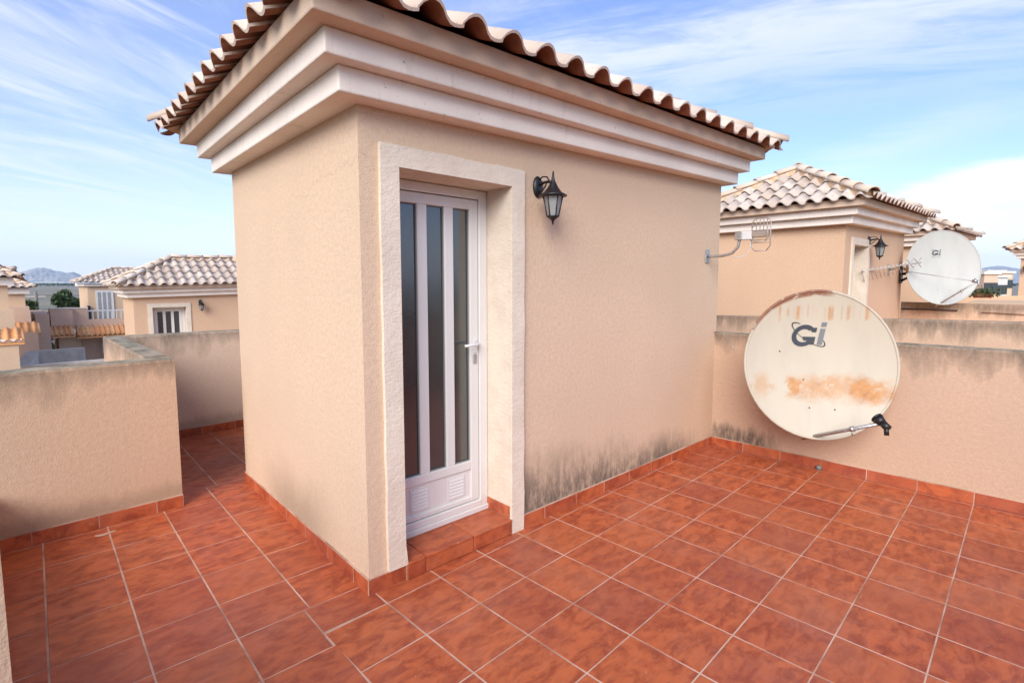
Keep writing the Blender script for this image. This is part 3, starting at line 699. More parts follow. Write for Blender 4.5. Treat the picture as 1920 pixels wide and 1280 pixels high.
for a, b in zip(cu, cu[1:]):
    for c, d in zip(rv_, rv_[1:]): ftile(a + G1 / 2, c + G2 / 2, (-.2995 - .0387 * (c + d) / 2 if (b == cu[-1] and c < 0) else b) - a - G1, d - c - G2, TH, org)
    for k in range(9): ftile(a + G1 / 2 - .055, -.93 - (k + 1) * .345 + G2 / 2, b - a - G1, .345 - G2, 0, org)
for c, d in zip(rv_[2:], rv_[3:]):
    lo = c if c > 0 else -.125
    ftile((-.270 if c > 0 else -.2968) + G1 / 2, lo + G2 / 2, (.300 if c > 0 else .3268) - G1, d - lo - G2, TH, org)
cc_ = [-.52, -.195, .125, .445, .765]; rr_ = [2.17, 2.56, 2.87, 3.19, 3.51, 3.86]
for a, b in zip(cc_, cc_[1:]):
    for c, d in zip(rr_, rr_[1:]): ftile(a + G1 / 2, c + G2 / 2, b - a - G1, d - c - G2, TH, org)

# ------------------------------------------------------------------ parapets
def parapet(name, p0, p1, thick, h0, h1, label, mat, skirt=None, side=1, cop=True, z0=0.0, copm=None):
    """wall from p0 to p1 (its inner face), thickness to the left of the direction when side=1; heights h0,h1 at the ends"""
    d = Vector((p1[0] - p0[0], p1[1] - p0[1], 0)); L = d.length; rz = math.atan2(d.y, d.x)
    r = empty(name, (p0[0], p0[1], z0), rz)
    y0, y1 = (0, thick) if side > 0 else (-thick, 0)
    nseg = max(2, int(L / .25)); w = MB(); c = .016
    vs = []; 
    for i in range(nseg + 1):
        x = L * i / nseg; h = h0 + (h1 - h0) * i / nseg
        vs += [(x, y0, -.3), (x, y0, h - c), (x, y0 + .008, h), (x, y1 - .008, h), (x, y1, h - c), (x, y1, -.3)]
    wf = []; cf = []
    for i in range(nseg):
        b = i * 6
        for k in range(5):
            f = (b + k, b + k + 6, b + k + 7, b + k + 1)
            wf.append((f, 1 if k == 2 else 0))
    for f, mi in wf: pass
    w.add(vs, [])
    for f, mi in wf: w.f.append(f); w.mi.append(mi); w.sm.append(False)
    w.f += [(0, 1, 2, 3, 4, 5), tuple(nseg * 6 + k for k in (5, 4, 3, 2, 1, 0))]; w.mi += [0, 0]; w.sm += [False, False]
    wall = w.obj('wall', [mat, M['coping']], r)
    if skirt:
        a, b, cuts, sd = skirt
        yy = (y0 - .011, y0) if sd < 0 else (y1, y1 + .011)
        xs = [a] + sorted(x for x in cuts if a + .03 < x < b - .03) + [b]
        for s_, e_ in zip(xs, xs[1:]):
            m = MB(); m.box(s_ + .002, e_ - .002, yy[0], yy[1], 0, .083, c=.002); m.obj('skirting_tile', M['tile'], r)
        m = MB(); m.box(a, b, *((y0 - .0098, y0 + .002) if sd < 0 else (y1 - .002, y1 + .0098)), 0, .087); m.obj('skirting_grout', M['grout'], r)
    return tag(r, label, 'wall', 'stuccoed parapet walls')
mL = stucco('stucco_left_parapet', c=(0.61, 0.415, 0.28), top=1.07, basez=.1)
mB = stucco('stucco_back_parapet', c=(0.78, 0.585, 0.44), top=1.08, basez=.1)
mR = stucco('stucco_right_parapet', c=(0.60, 0.42, 0.295), top=1.126, patch=(0, 3.95, .42, .24))
mN = stucco('stucco_neighbour_parapet', c=(0.66, 0.45, 0.31), top=1.15, dark=0.9)
parapet('parapet_wall', (-1.75, 2.045), (-.43, 2.045), .19, 1.07, 1.07, 'low beige parapet at the left of the corridor, dark drip stains under its coping', mL, (0.352, 1.322, [.515, .84, 1.16], -1))
parapet('parapet_wall', (-.43, 2.24), (-.43, 4.15), .15, 1.075, 1.085, 'parapet running back along the corridor with lichen-yellow coping', mL)
parapet('parapet_wall', (-.425, 3.965), (1.9, 3.965), .16, 1.088, 1.075, 'beige parapet closing the end of the narrow corridor', mB, (0.0, 2.3, [.28, .6, .93, 1.25], -1))
parapet('parapet_wall', (3.682, -4.25), (3.682, .35), .15, 1.142, 1.118, 'peach parapet behind the rusty satellite dish with mould at its foot', mR, (0, 4.245, [4.25 - .33 * k for k in range(13)], 1), side=-1)
parapet('parapet_wall', (-1.352, -.348), (-1.398, 2.043), .20, .36, .36, 'unseen wall kept low for the light, between the cream pillar and the left parapet', mL)  # unseen wall, kept low so it does not shade the left parapet
parapet('parapet_wall', (-1.333, -.60), (-1.339, -.35), .22, 1.07, 1.07, 'cream pillar edge just showing at the side of the tiled terrace', mL)
parapet('parapet_wall', (-1.64, -4.25), (-1.64, -.62), .15, .5, .5, 'unseen side parapet, lowered for the light, beside the open part of the tiled terrace', mL)  # out of view; lowered to block less sun from the terrace
parapet('parapet_wall', (-1.79, -4.25), (3.83, -4.25), .15, 1.10, 1.13, 'parapet closing the open side of the tiled terrace', mL, side=-1)
parapet('parapet_wall', (6.0, -3.4), (6.0, -1.05), .15, 1.232, 1.19, 'smooth neighbouring parapet between the peach parapet and the next house, open end', mN, side=-1)
parapet('parapet_wall', (6.0, -1.05), (6.0, 2.4), .15, 1.188, 1.105, 'neighbouring parapet below the orange house wall, dark stained under its coping', mN, side=-1)
parapet('parapet_wall', (11.4, -3.6), (11.4, -.36), .15, 1.22, 1.232, 'orange parapet under the pale grey satellite dish, with a dark pipe on it', mN, side=-1)
parapet('parapet_wall', (17.7, -4.2), (17.7, -.7), .15, 1.27, 1.27, 'far yellow parapet past the pale grey dish', M['sand'], side=-1)
pp = MB(); pp.tube([(11.372, -.38, 1.10), (11.372, -1.22, 1.095)], .012, 6); tag(pp.obj('conduit_pipe', M['black']), 'thin black pipe along the parapet under the pale grey dish', 'pipe')
pp = MB(); pp.tube([(11.375, -1.55, 1.075), (11.375, -3.2, 1.02)], .007, 6); tag(pp.obj('conduit_pipe', M['rustbrown']), 'thin brown cable along the orange parapet, to the side of the pale grey dish', 'pipe')
# bodies of the terraced houses below the roof terraces
def house_body(x0, x1, y0, y1, top, label, m='sand'):
    r = empty('terraced_house', ((x0 + x1) / 2, (y0 + y1) / 2, GZ))
    hx, hy = (x1 - x0) / 2, (y1 - y0) / 2
    b = MB(); b.box(-hx, hx, -hy, hy, 0, top - GZ - .12); b.obj('wall', M[m], r)
    t = MB(); t.box(-hx + .02, hx - .02, -hy + .02, hy - .02, top - GZ - .12, top - GZ); t.obj('terrace', M['orange_tile'], r)
    return tag(r, label, 'house', 'terraced house bodies')
house_body(-1.78, 3.82, -4.4, 4.12, -.305, 'body of the house under the tiled terrace')
house_body(6.0, 11.55, -3.4, 4.0, -.004, 'body of the neighbouring house under the orange stair house')
house_body(12.3, 17.8, -4.2, 4.0, -.004, 'body of the house under the stair house behind the pale dish')
house_body(21.8, 28, -8, 1, -.004, 'body of the farthest house past the pale dish')
house_body(.35, 6.5, 12.0, 20, -1.225, 'body of the lower house beyond the back parapet')

# ------------------------------------------------------------------ satellite dishes
def dish(name, c, nrm, a, b, mat, label, wall_pt, lnb_off, stay=False, small_logo=False, arm_dark=True):
    nrm = Vector(nrm).normalized(); rx = Vector((0, 0, 1)).cross(nrm).normalized(); uy = nrm.cross(rx)
    # seen from the front rx points to the viewer's right
    r = empty(name, c); r.rotation_mode = 'QUATERNION'
    Bm = Matrix((rx, uy, nrm)).transposed(); r.rotation_quaternion = Bm.to_quaternion()
    depth = 0.10
    def zf(x, y): return depth * ((x / a) ** 2 + (y / b) ** 2 - 1)
    m = MB(); nr, na = 14, 56; vs = []; fs = []
    for k in range(nr + 1):
        q = k / nr
        for i in range(na):
            t = 2 * math.pi * i / na; x, y = a * q * math.cos(t), b * q * math.sin(t); vs.append((x, y, zf(x, y)))
    for k in range(nr):
        for i in range(na):
            i2 = (i + 1) % na; f = (k * na + i, (k + 1) * na + i, (k + 1) * na + i2, k * na + i2)
            fs.append(f if k else (f[0], f[1], f[2]))
    m.add(vs, fs, 0, True)
    vb = [(x, y, z - .006) for x, y, z in vs]
    m.add(vb, [f[::-1] for f in fs], 0, True)
    # rolled rim
    ring = [((a + .004) * math.cos(2 * math.pi * i / na), (b + .004) * math.sin(2 * math.pi * i / na), -.004) for i in range(na + 1)]
    rf = m.obj('reflector', mat, r)
    rm = MB(); rm.tube(ring, .011, 8, cap=False); rm.obj('rim', mat, r)
    # printed mark: G, i and the orbit swoosh, following the bowl
    s, ox, oy = (0.132, -.085, .23) if not small_logo else (.075, -.08, .29)
    def lay(nm, polys, mt, parent):
        g = MB()
        for pl in polys:
            bm = bmesh.new(); f = bm.faces.new([bm.verts.new((x, y, 0)) for x, y in pl]); bmesh.ops.triangulate(bm, faces=[f])
            for v in bm.verts:
                x, y = ox + v.co.x * s, oy + v.co.y * s; v.co = (x, y, zf(x, y) + .0045)
            bmesh.ops.recalc_face_normals(bm, faces=bm.faces); g.bm(bm)
        return g.obj(nm, mt, parent)
    sk = lambda x, y: (x + .18 * y, y)
    def arcband(cx, cy, ro, ri, t0, t1, n=22, ky=1.0):
        out = []
        for i in range(n):
            ta, tb = [R(t0 + (t1 - t0) * q / n) for q in (i, i + 1)]
            ia = ri(i / n) if callable(ri) else ri; ib = ri((i + 1) / n) if callable(ri) else ri
            out.append([sk(cx + ro * math.cos(ta), cy + ky * ro * math.sin(ta)), sk(cx + ro * math.cos(tb), cy + ky * ro * math.sin(tb)), sk(cx + ib * math.cos(tb), cy + ky * ib * math.sin(tb)), sk(cx + ia * math.cos(ta), cy + ky * ia * math.sin(ta))])
        return out
    G = arcband(-.05, -.02, .66, .40, 48, 335, 26)
    G += [[sk(-.10, -.08), sk(.62, -.08), sk(.56, -.30), sk(-.02, -.30)], [sk(.30, -.08), sk(.62, -.08), sk(.62, -.55), sk(.30, -.55)], [sk(.20, .66 * .74 - .02), sk(.60, .47), sk(.60, .20), sk(.36, .20)]]
    lay('logo_letter', G, M['darklogo'], rf)
    lay('logo_letter', [[sk(.78, .42), sk(1.06, .42), sk(1.06, -.55), sk(.78, -.55)], [sk(.78, .80), sk(1.06, .80), sk(1.06, .54), sk(.78, .54)]], M['greylogo'], rf)
    sw = []
    for i in range(46):
        pts = []
        for q in (i, i + 1):
            t = 2 * math.pi * q / 46; ex, ey = 1.15 * math.cos(t), .36 * math.sin(t); th = -.62
            wd = .03 + .05 * abs(math.cos(t)); 
            for ww in (0, wd):
                x_, y_ = (1.15 - ww) * math.cos(t), (.36 - ww * .6) * math.sin(t)
                pts.append((.20 + x_ * math.cos(th) - y_ * math.sin(th), .05 + x_ * math.sin(th) + y_ * math.cos(th)))
        if not (4 < i < 17 or 25 < i < 36 and False): sw.append([pts[0], pts[2], pts[3], pts[1]])
    keep = [p for p in sw if not (-.62 < (p[0][0] - .2) < .62 and p[0][1] > -.4 and p[0][1] < .62 and (p[0][0] + p[0][1]) > .25)]
    lay('logo_swoosh', keep, M['darklogo'], rf)
    if small_logo:
        lay('logo_line', [[(-.7 + .17 * k, -1.12), (-.60 + .17 * k, -1.12), (-.60 + .17 * k, -.96), (-.7 + .17 * k, -.96)] for k in range(4)] + [[(.08, -1.10), (1.1, -1.10), (1.1, -1.04), (.08, -1.04)]], M['greylogo'], rf)
    for (x, y) in ((-.30, .10), (-.06, -.36), (.14, -.365), (-.10, -.13)):
        bt = MB(); bt.lathe([(.006, -.002), (.006, .004), (.003, .006)], 8, (x * a / .6, y * b / .6, zf(x * a / .6, y * b / .6))); bt.obj('bolt', M['galv'] if small_logo else M['rustbrown'], r)
    # feed arm and receiver
    base = Vector((-.06, -b + .00, -.045)); tip = Vector(lnb_off)
    ar = MB(); dv = (tip - base)
    ar.tube([base - dv.normalized() * .06, tip - dv.normalized() * .03], .0135, 8); ar.obj('feed_arm', M['galv'], r)
    cl = MB(); mid = base + dv * .62; cl.tube([mid - dv.normalized() * .012, mid + dv.normalized() * .012], .021, 8); cl.tube([mid, mid + Vector((0, -.05, .0))], .006, 6); cl.obj('arm_clamp', M['galv'], r)
    lb = MB(); ax = (Vector((0, .02, -.05)) - tip).normalized()
    lb.tube([tip - ax * .05, tip + ax * .0], .025, 12); lb.tube([tip + ax * .0, tip + ax * .045], .026, 14, r2=.038); lb.tube([tip + ax * .045, tip + ax * .056], .039, 14)
    lb.tube([tip - ax * .03, tip - ax * .03 + Vector((0, -.06, .01))], .016, 8); lb.obj('receiver', M['black'] if arm_dark else M['galv'], r)
    if stay:
        stt = MB(); stt.tube([(-a * .98, -.07, 0), tip], .006, 6); stt.obj('stay_rod', M['galv'], r)
    # mount
    inv = r.matrix_basis.inverted() if False else (Matrix.Translation(c) @ Bm.to_4x4()).inverted()
    wp = inv @ Vector(wall_pt)
    mt = MB(); mt.tube([(0, -.02, -.10), (0, -.02, -.17)], .06, 10); mt.tube([(0, -.02, -.16), wp], .026, 10); mt.obj('mount_arm', M['black'], r)
    return tag(r, label, 'satellite dish', 'satellite dishes'), wp
D1, _ = dish('satellite_dish', (3.25, -1.043, 0.968), (-.85, -.5, .16), .535, .575, M['dish_old'], 'large cream satellite dish streaked with orange rust', (3.69, -.93, .92), (.275, -.40, .40))
pl_ = MB(); pl_.box(3.664, 3.685, -1.05, -.81, .78, 1.06, c=.003); q_ = pl_.obj('wall_bracket', M['galv']); q_.parent = D1; q_.matrix_parent_inverse = (Matrix.Translation(D1.location) @ D1.rotation_quaternion.to_matrix().to_4x4()).inverted()
D2, _ = dish('satellite_dish', (11.0, -1.0, 1.885), (-.85, -.5, .16), .575, .672, M['dish_new'], 'pale grey satellite dish with a stay rod, on the neighbouring terrace', (11.2, -.39, 1.78), (.26, -.34, .48), stay=True, small_logo=True, arm_dark=False)
pl_ = MB(); pl_.box(10.98, 11.2, -.392, -.362, 1.60, 1.98, c=.003)
for z in (1.64, 1.9): pl_.tube([(11.05, -.38, z), (10.98, -.62, 1.78)], .022, 8)
q_ = pl_.obj('wall_bracket', M['black']); q_.parent = D2; q_.matrix_parent_inverse = (Matrix.Translation(D2.location) @ D2.rotation_quaternion.to_matrix().to_4x4()).inverted()

# ------------------------------------------------------------------ antennas
an = empty('panel_antenna', hutp(3.49, 0, 1.85), TH)
m = MB(); m.box(-.035, .035, -.012, .001, -.06, .06, c=.002); m.tube([(-.02, -.012, .03), (-.02, -.022, .03)], .008, 6); m.tube([(-.02, -.012, -.03), (-.02, -.022, -.03)], .008, 6); m.obj('wall_plate', M['galv'], an)
arm = [(0, -.01, -.005), (0, -.05, -.003), (0, -.16, 0.0), (0, -.24, .02), (.0, -.29, .07), (.0, -.305, .14), (.0, -.305, .20)]
m = MB(); m.tube(arm, .013, 8); m.obj('bent_arm', M['galv'], an)
m = MB(); m.box(-.04, .02, -.335, -.275, .13, .20, c=.004); m.tube([(0, -.33, .155), (0, -.36, .155)], .006, 6); m.obj('clamp', M['galv'], an)
m = MB(); m.box(-.025, .025, -.415, -.315, .13, .205, c=.006); m.obj('amplifier_box', M['whiteplastic'], an)
m = MB()
def loop(y0, y1, z0, z1, x, c, r_):
    pts = [(y0 + c, z0), (y1 - c, z0), (y1, z0 + c), (y1, z1 - c), (y1 - c, z1), (y0 + c, z1), (y0, z1 - c), (y0, z0 + c), (y0 + c, z0)]
    m.tube([(x + (a + .48) * .25, a, b) for a, b in pts], r_, 5)
loop(-.575, -.40, .03, .31, .0, .035, .0045); loop(-.56, -.415, .11, .25, -.03, .02, .004)
for z in (.10, .125, .15, .185, .205): m.tube([(0.0, -.575, z), (.02, -.40, z)], .0032, 5)
for y_ in (-.54, -.51, -.48, -.45): m.tube([(-.01, y_, .19), (-.01, y_, .30)], .003, 5)
m.box(-.022, -.015, -.56, -.415, .155, .20); m.obj('wire_grille', M['wire'], an)
m = MB(); m.tube([(.0, -.40, .13), (.0, -.40, .06), (.0, -.37, .0), (.0, -.30, -.02), (0, -.22, -.005)], .003, 5); m.obj('cable', M['whiteplastic'], an)
tag(an, 'small wire grille aerial on a bent steel arm at the stair house corner', 'antenna')

ya = empty('comb_antenna', Vector((9.4, -.80, 1.86)), 0)
B0, B1 = Vector((-1.15, .33, -.075)), Vector((.85, -.16, .10))
m = MB(); m.tube([B0, B1], .012, 6); m.obj('boom', M['palewire'], ya)
for k in range(12):
    p = B0 + (B1 - B0) * (k / 15); h = .17 - .005 * k
    m = MB(); m.tube([p + Vector((-.05, -.04, h * .25)), p + Vector((-.02, 0, 0)), p + Vector((.06, -.03, -h))], .0055, 5); m.obj('rod', M['palewire'], ya)
m = MB()
for sgn in (1, -1):
    m.tube([B1 + Vector((-.72 + .15 * k, .16 - .033 * k, -.05 + .012 * k + (.0 if k % 2 == 0 else .085 * sgn))) for k in range(6)], .008, 5)
m.obj('director', M['palewire'], ya)
m = MB(); m.tube([(.10, .03, .03), (.25, .12, -.02), (.40, .235, -.03)], .016, 8); m.box(.33, .47, .225, .24, -.12, .07, c=.002); m.obj('wall_arm', M['galv'], ya)
ring = [(.22 + .065 * math.cos(2 * math.pi * k / 16), -.06, -.03 + .065 * math.sin(2 * math.pi * k / 16)) for k in range(17)]
m = MB(); m.tube(ring, .012, 6); m.obj('cable_coil', M['rustbrown'], ya)
ya.location = Vector((9.75, -.56, 1.87))
tag(ya, 'comb-like rod antenna beside the pale grey dish', 'antenna')

# cable at the corner by the rusty dish, drain outlet, dried smear
m = MB(); m.tube([(3.66, -.02, 1.128), (3.62, -.08, 1.126), (3.58, -.14, 1.115), (3.53, -.22, 1.07), (3.45, -.30, 1.00)], .005, 6); tag(m.obj('coaxial_cable', M['wire']), 'thin grey-brown cable drooping from the wall corner behind the rusty dish', 'cable')
m = MB(); m.lathe([(.022, 0), (.022, .03), (.014, .034)], 10, (3.655, -.98, 0)); tag(m.obj('floor_drain', M['gasket']), 'little grey drain stub on the floor below the rusty dish', 'drain')
m = MB(); pts = []
for k in range(24):
    t = 2 * math.pi * k / 24; rr = 1 + .45 * mn.noise(Vector((math.cos(t) * 1.3, math.sin(t) * 1.3, 4)))
    pts.append((-.90 + .050 * rr * math.cos(t) , 1.90 + .016 * rr * math.sin(t) + .02 * math.cos(t) ** 2))
m.prism(pts, .0005, .0022); tag(m.obj('dried_smear', M['grout']), 'dried whitish smear on the floor tiles by the left parapet', 'stain')

# ------------------------------------------------------------------ houses beyond the left parapet
def pbox(Y, px0, px1, py0, py1, dy, name, mat, parent, base=None, zpad=0.0):
    a = at_y(px0, py0, Y); b = at_y(px1, py1, Y); o = parent.location
    m = MB(); m.box(a.x - o.x, b.x - o.x, Y - o.y, Y + dy - o.y, (b.z if base is None else base) - o.z, a.z - o.z)
    return m.obj(name, mat, parent)
def wpart(name, mat, parent, x0, x1, y0, y1, z0, z1, c=0.0):
    o = parent.location; m = MB(); m.box(x0 - o.x, x1 - o.x, y0 - o.y, y1 - o.y, z0 - o.z, z1 - o.z, c=c); return m.obj(name, mat, parent)
def tile_row(parent, roofname, x0, x1, y, z, out, drop, n, mats):
    """a sloping skirt of roll tiles against a wall, facing -y"""
    o = parent.location; L = math.hypot(out, drop)
    m = MB(); m.add([(x0 - o.x, y - o.y, z - o.z - .03), (x1 - o.x, y - o.y, z - o.z - .03), (x1 - o.x, y - out - o.y, z - drop - o.z - .03), (x0 - o.x, y - out - o.y, z - drop - o.z - .03),
                     (x0 - o.x, y - o.y, z - o.z - .2), (x1 - o.x, y - o.y, z - o.z - .2), (x1 - o.x, y - out - o.y, z - drop - o.z - .1), (x0 - o.x, y - out - o.y, z - drop - o.z - .1)],
                    [(3, 2, 1, 0), (4, 5, 6, 7), (7, 6, 2, 3), (0, 4, 7, 3), (5, 1, 2, 6)])
    rf = m.obj(roofname, M['orange_tile'], parent)
    w = (x1 - x0) / n; me = pantile(w, .30 * w, L * 1.02, .02); [me.materials.append(k) for k in mats]
    pt = math.atan2(drop, out)
    for i in range(n):
        q = link('roof_tile', me, None, rf); q.matrix_local = Matrix.Translation((x0 + w * i - o.x, y - out - o.y, z - drop - o.z)) @ Matrix.Rotation(pt, 4, 'X')
    return rf
OT = [M['orange_tile'], M['rtb']]
Y2 = 36.0
def X(px, Y=Y2): return at_y(px, 560, Y).x
def Z(py, Y=Y2, px=150): return at_y(px, py, Y).z
h2 = empty('town_house', (X(170), Y2, GZ))
wpart('wall', M['sand'], h2, X(172), X(172) + 6.5, Y2 + 1.6, Y2 + 6.0, GZ, Z(533))           # upper room
wpart('cornice', M['trim'], h2, X(172) - .16, X(172) + 6.66, Y2 + 1.42, Y2 + 6.15, Z(537), Z(531))
rp = empty('roof_frame', (X(172) - h2.location.x, Y2 + 1.6 - h2.location.y, 0)); rp.parent = h2
rf2 = hip_roof(rp, 4.2, 2.9, Z(529) - GZ, R(24), .29, .29, [M['rt_n'], M['rtb']], [M['hip'], M['rtb']], M['rtb'], ov=.45, texp=.40, only=('front', 'left'))
# flatten the helper so that the roof is a part and its tiles sub-parts
rf2.parent = h2; rf2.location = rp.location; bpy.data.objects.remove(rp)
wpart('wall', M['rose'], h2, X(92), X(134), Y2, Y2 + .25, Z(611), Z(578))                      # balcony parapet, stepping back
wpart('wall', M['rose'], h2, X(134) + .01, X(238), Y2 + .35, Y2 + .6, Z(612), Z(600))
wpart('wall', M['rose'], h2, X(134) + .01, X(163), Y2 + .351, Y2 + .599, Z(600), Z(579))
wpart('wall', M['sand'], h2, X(92), X(92) + .2, Y2 + .26, Y2 + 1.59, Z(611), Z(578))
wpart('wall_coping', M['trim'], h2, X(91), X(135), Y2 - .04, Y2 + .28, Z(578), Z(576)); wpart('wall_coping', M['trim'], h2, X(134.5) + .02, X(165), Y2 + .32, Y2 + .64, Z(579), Z(577))
wpart('balcony_floor', M['concrete'], h2, X(92) + .2, X(240), Y2 + .25, Y2 + 1.6, Z(613) - .1, Z(612))
rl = MB(); o = h2.location
for k in range(9):
    xk = X(165) + (X(236) - X(165)) * k / 8; rl.box(xk - .025 - o.x, xk + .025 - o.x, .44, .49, Z(601) - o.z, Z(584) - o.z)
rl.box(X(163) - o.x, X(238) - o.x, .42, .51, Z(585) - o.z, Z(582.5) - o.z); rl.box(X(163) - o.x, X(238) - o.x, .43, .50, Z(602) - o.z, Z(600) - o.z); rl.obj('balcony_railing', M['pvc'], h2)
fw = wpart('french_window', M['pvc'], h2, X(187), X(221), Y2 + 1.53, Y2 + 1.605, Z(604), Z(545))
for k in range(3):
    a_ = X(190.5 + 9.6 * k); wq = wpart('pane', M['curtain'], h2, a_, a_ + X(7.4) - X(0), Y2 + 1.515, Y2 + 1.54, Z(602), Z(549)); wq.parent = fw; 
    wq.matrix_parent_inverse = Matrix.Identity(4)
pn = wpart('dark_flue', M['black'], h2, X(169), X(174), Y2 + 1.35, Y2 + 1.55, Z(603), Z(575))
tile_row(h2, 'roof_skirt', X(85), X(134), Y2, Z(610), .75, Z(610) - Z(626), 5, OT)
tile_row(h2, 'roof_skirt', X(138), X(242), Y2 + .35, Z(612), .75, Z(612) - Z(630), 11, OT)
wpart('wall', M['sand'], h2, X(104), X(137), Y2 + .001, Y2 + 3, GZ, Z(624)); wpart('wall', M['rose'], h2, X(137) + .01, X(240), Y2 + .9, Y2 + 1.4, GZ, Z(626))
wpart('column', M['sand'], h2, X(137) + .02, X(147), Y2 + .2, Y2 + .5, GZ, Z(636))
wpart('soffit', M['trim'], h2, X(137) + .02, X(242), Y2 + .2, Y2 + .92, Z(636), Z(632))
wf = wpart('window_frame', M['pvc'], h2, X(188), X(226), Y2 + .80, Y2 + .91, Z(668), Z(636))
for a_, b_ in ((193, 197.5), (211, 215.5)): wpart('column', M['pvc'], h2, X(a_), X(b_), Y2 + .55, Y2 + .75, GZ, Z(640))
for a_, b_ in ((197, 210), (216, 224)): wpart('pane', M['rose'], h2, X(a_), X(b_), Y2 + .77, Y2 + .79, Z(668), Z(642))
tag(h2, 'two-storey house with orange tile skirts and white balcony railing beyond the left parapet', 'house')
# grey concrete walled yard roof in front of it
YA, YB, ZA = 24.3, 30.0, -1.5
ga = empty('roof_well', (0.7, YA, ZA - 2))
xa0, xa1 = -.95, 2.35
wpart('wall', M['concrete'], ga, xa0, xa1, YA, YA + .35, GZ, ZA); wpart('wall', M['concrete'], ga, xa0 + .55, xa1 - .7, YB - .3, YB, GZ, ZA + .02)
gl_ = MB(); gl_.prism([(xa0 - ga.location.x, .351), (xa0 + .45 - ga.location.x, .351), (xa0 + .98 - ga.location.x, YB - YA), (xa0 + .55 - ga.location.x, YB - YA)], GZ - ga.location.z, 2.0); gl_.obj('wall', M['concrete'], ga)
wpart('roof_slab', M['concrete'], ga, xa0 + .6, xa1 + .4, YA + .36, YB - .31, GZ, ZA - .75)
wpart('pillar', M['sand'], ga, xa1 + .003, xa1 + .45, YA - .1, YA + .4, GZ, ZA + .10)
tag(ga, 'open-topped grey concrete walled roof well below the left parapet', 'roof well')
# houses at the far left edge
def edge_house(Y, pxr, ztop, label, wid=5.0, sub=True):
    r = empty('town_house', (at_y(pxr, 560, Y).x, Y, GZ)); xr = r.location.x
    wpart('wall', M['sand'], r, xr - wid, xr, Y, Y + 5.0, GZ, ztop)
    wpart('cornice', M['trim'], r, xr - wid - .15, xr + .18, Y - .18, Y + 5.18, ztop - .02, ztop + .28)
    rp = empty('roof_frame', (-wid, 0, 0)); rp.parent = r
    q = hip_roof(rp, wid, 3.4, ztop + .28 - GZ, R(24), .29, .29, [M['rt_n'], M['rtb']], [M['hip'], M['rtb']], M['rtb'], ov=.42, texp=.4, only=('front', 'right'))
    q.parent = r; q.location = rp.location; bpy.data.objects.remove(rp)
    return r
e1 = edge_house(25.0, 16, at_y(10, 534, 25).z, '', wid=2.2)
x1_ = e1.location.x
wpart('bay', M['sand'], e1, x1_ - 1.7, x1_ + .10, 24.3, 24.99, GZ, at_y(10, 582, 24.3).z)
tile_row(e1, 'roof_skirt', x1_ - 1.5, x1_ + .28, 23.6, at_y(10, 617, 23.6).z, .7, .42, 7, OT)
wpart('bay', M['sand'], e1, x1_ - 1.45, x1_ + .12, 22.95, 23.7, GZ, at_y(10, 637, 23).z); wpart('wall_cap', M['trim'], e1, x1_ - 1.5, x1_ + .22, 22.90, 23.75, at_y(10, 641, 23).z, at_y(10, 636, 23).z)
tag(e1, 'sand coloured house with orange tile skirt at the frame edge, before the street pole', 'house')
e2 = edge_house(33.0, 47, at_y(40, 550, 33).z, '', wid=1.9)
x2_ = e2.location.x
wpart('bay', M['rose'], e2, x2_ - 1.6, x2_ + .10, 32.3, 32.99, GZ, at_y(40, 575, 32.3).z)
tile_row(e2, 'roof_skirt', x2_ - 1.2, x2_ + .4, 32.25, at_y(40, 606, 32.2).z, .9, .5, 6, OT)
wpart('bay', M['rose'], e2, x2_ - 1.0, x2_ + .30, 31.3, 32.24, GZ, at_y(40, 624, 31.3).z)
wpart('garden_wall', M['rose'], e2, x2_ + .35, x2_ + .9, 34, 40, GZ, at_y(55, 590, 34).z)
tag(e2, 'second sand coloured house just past the frame-edge house, beside the street pole', 'house')

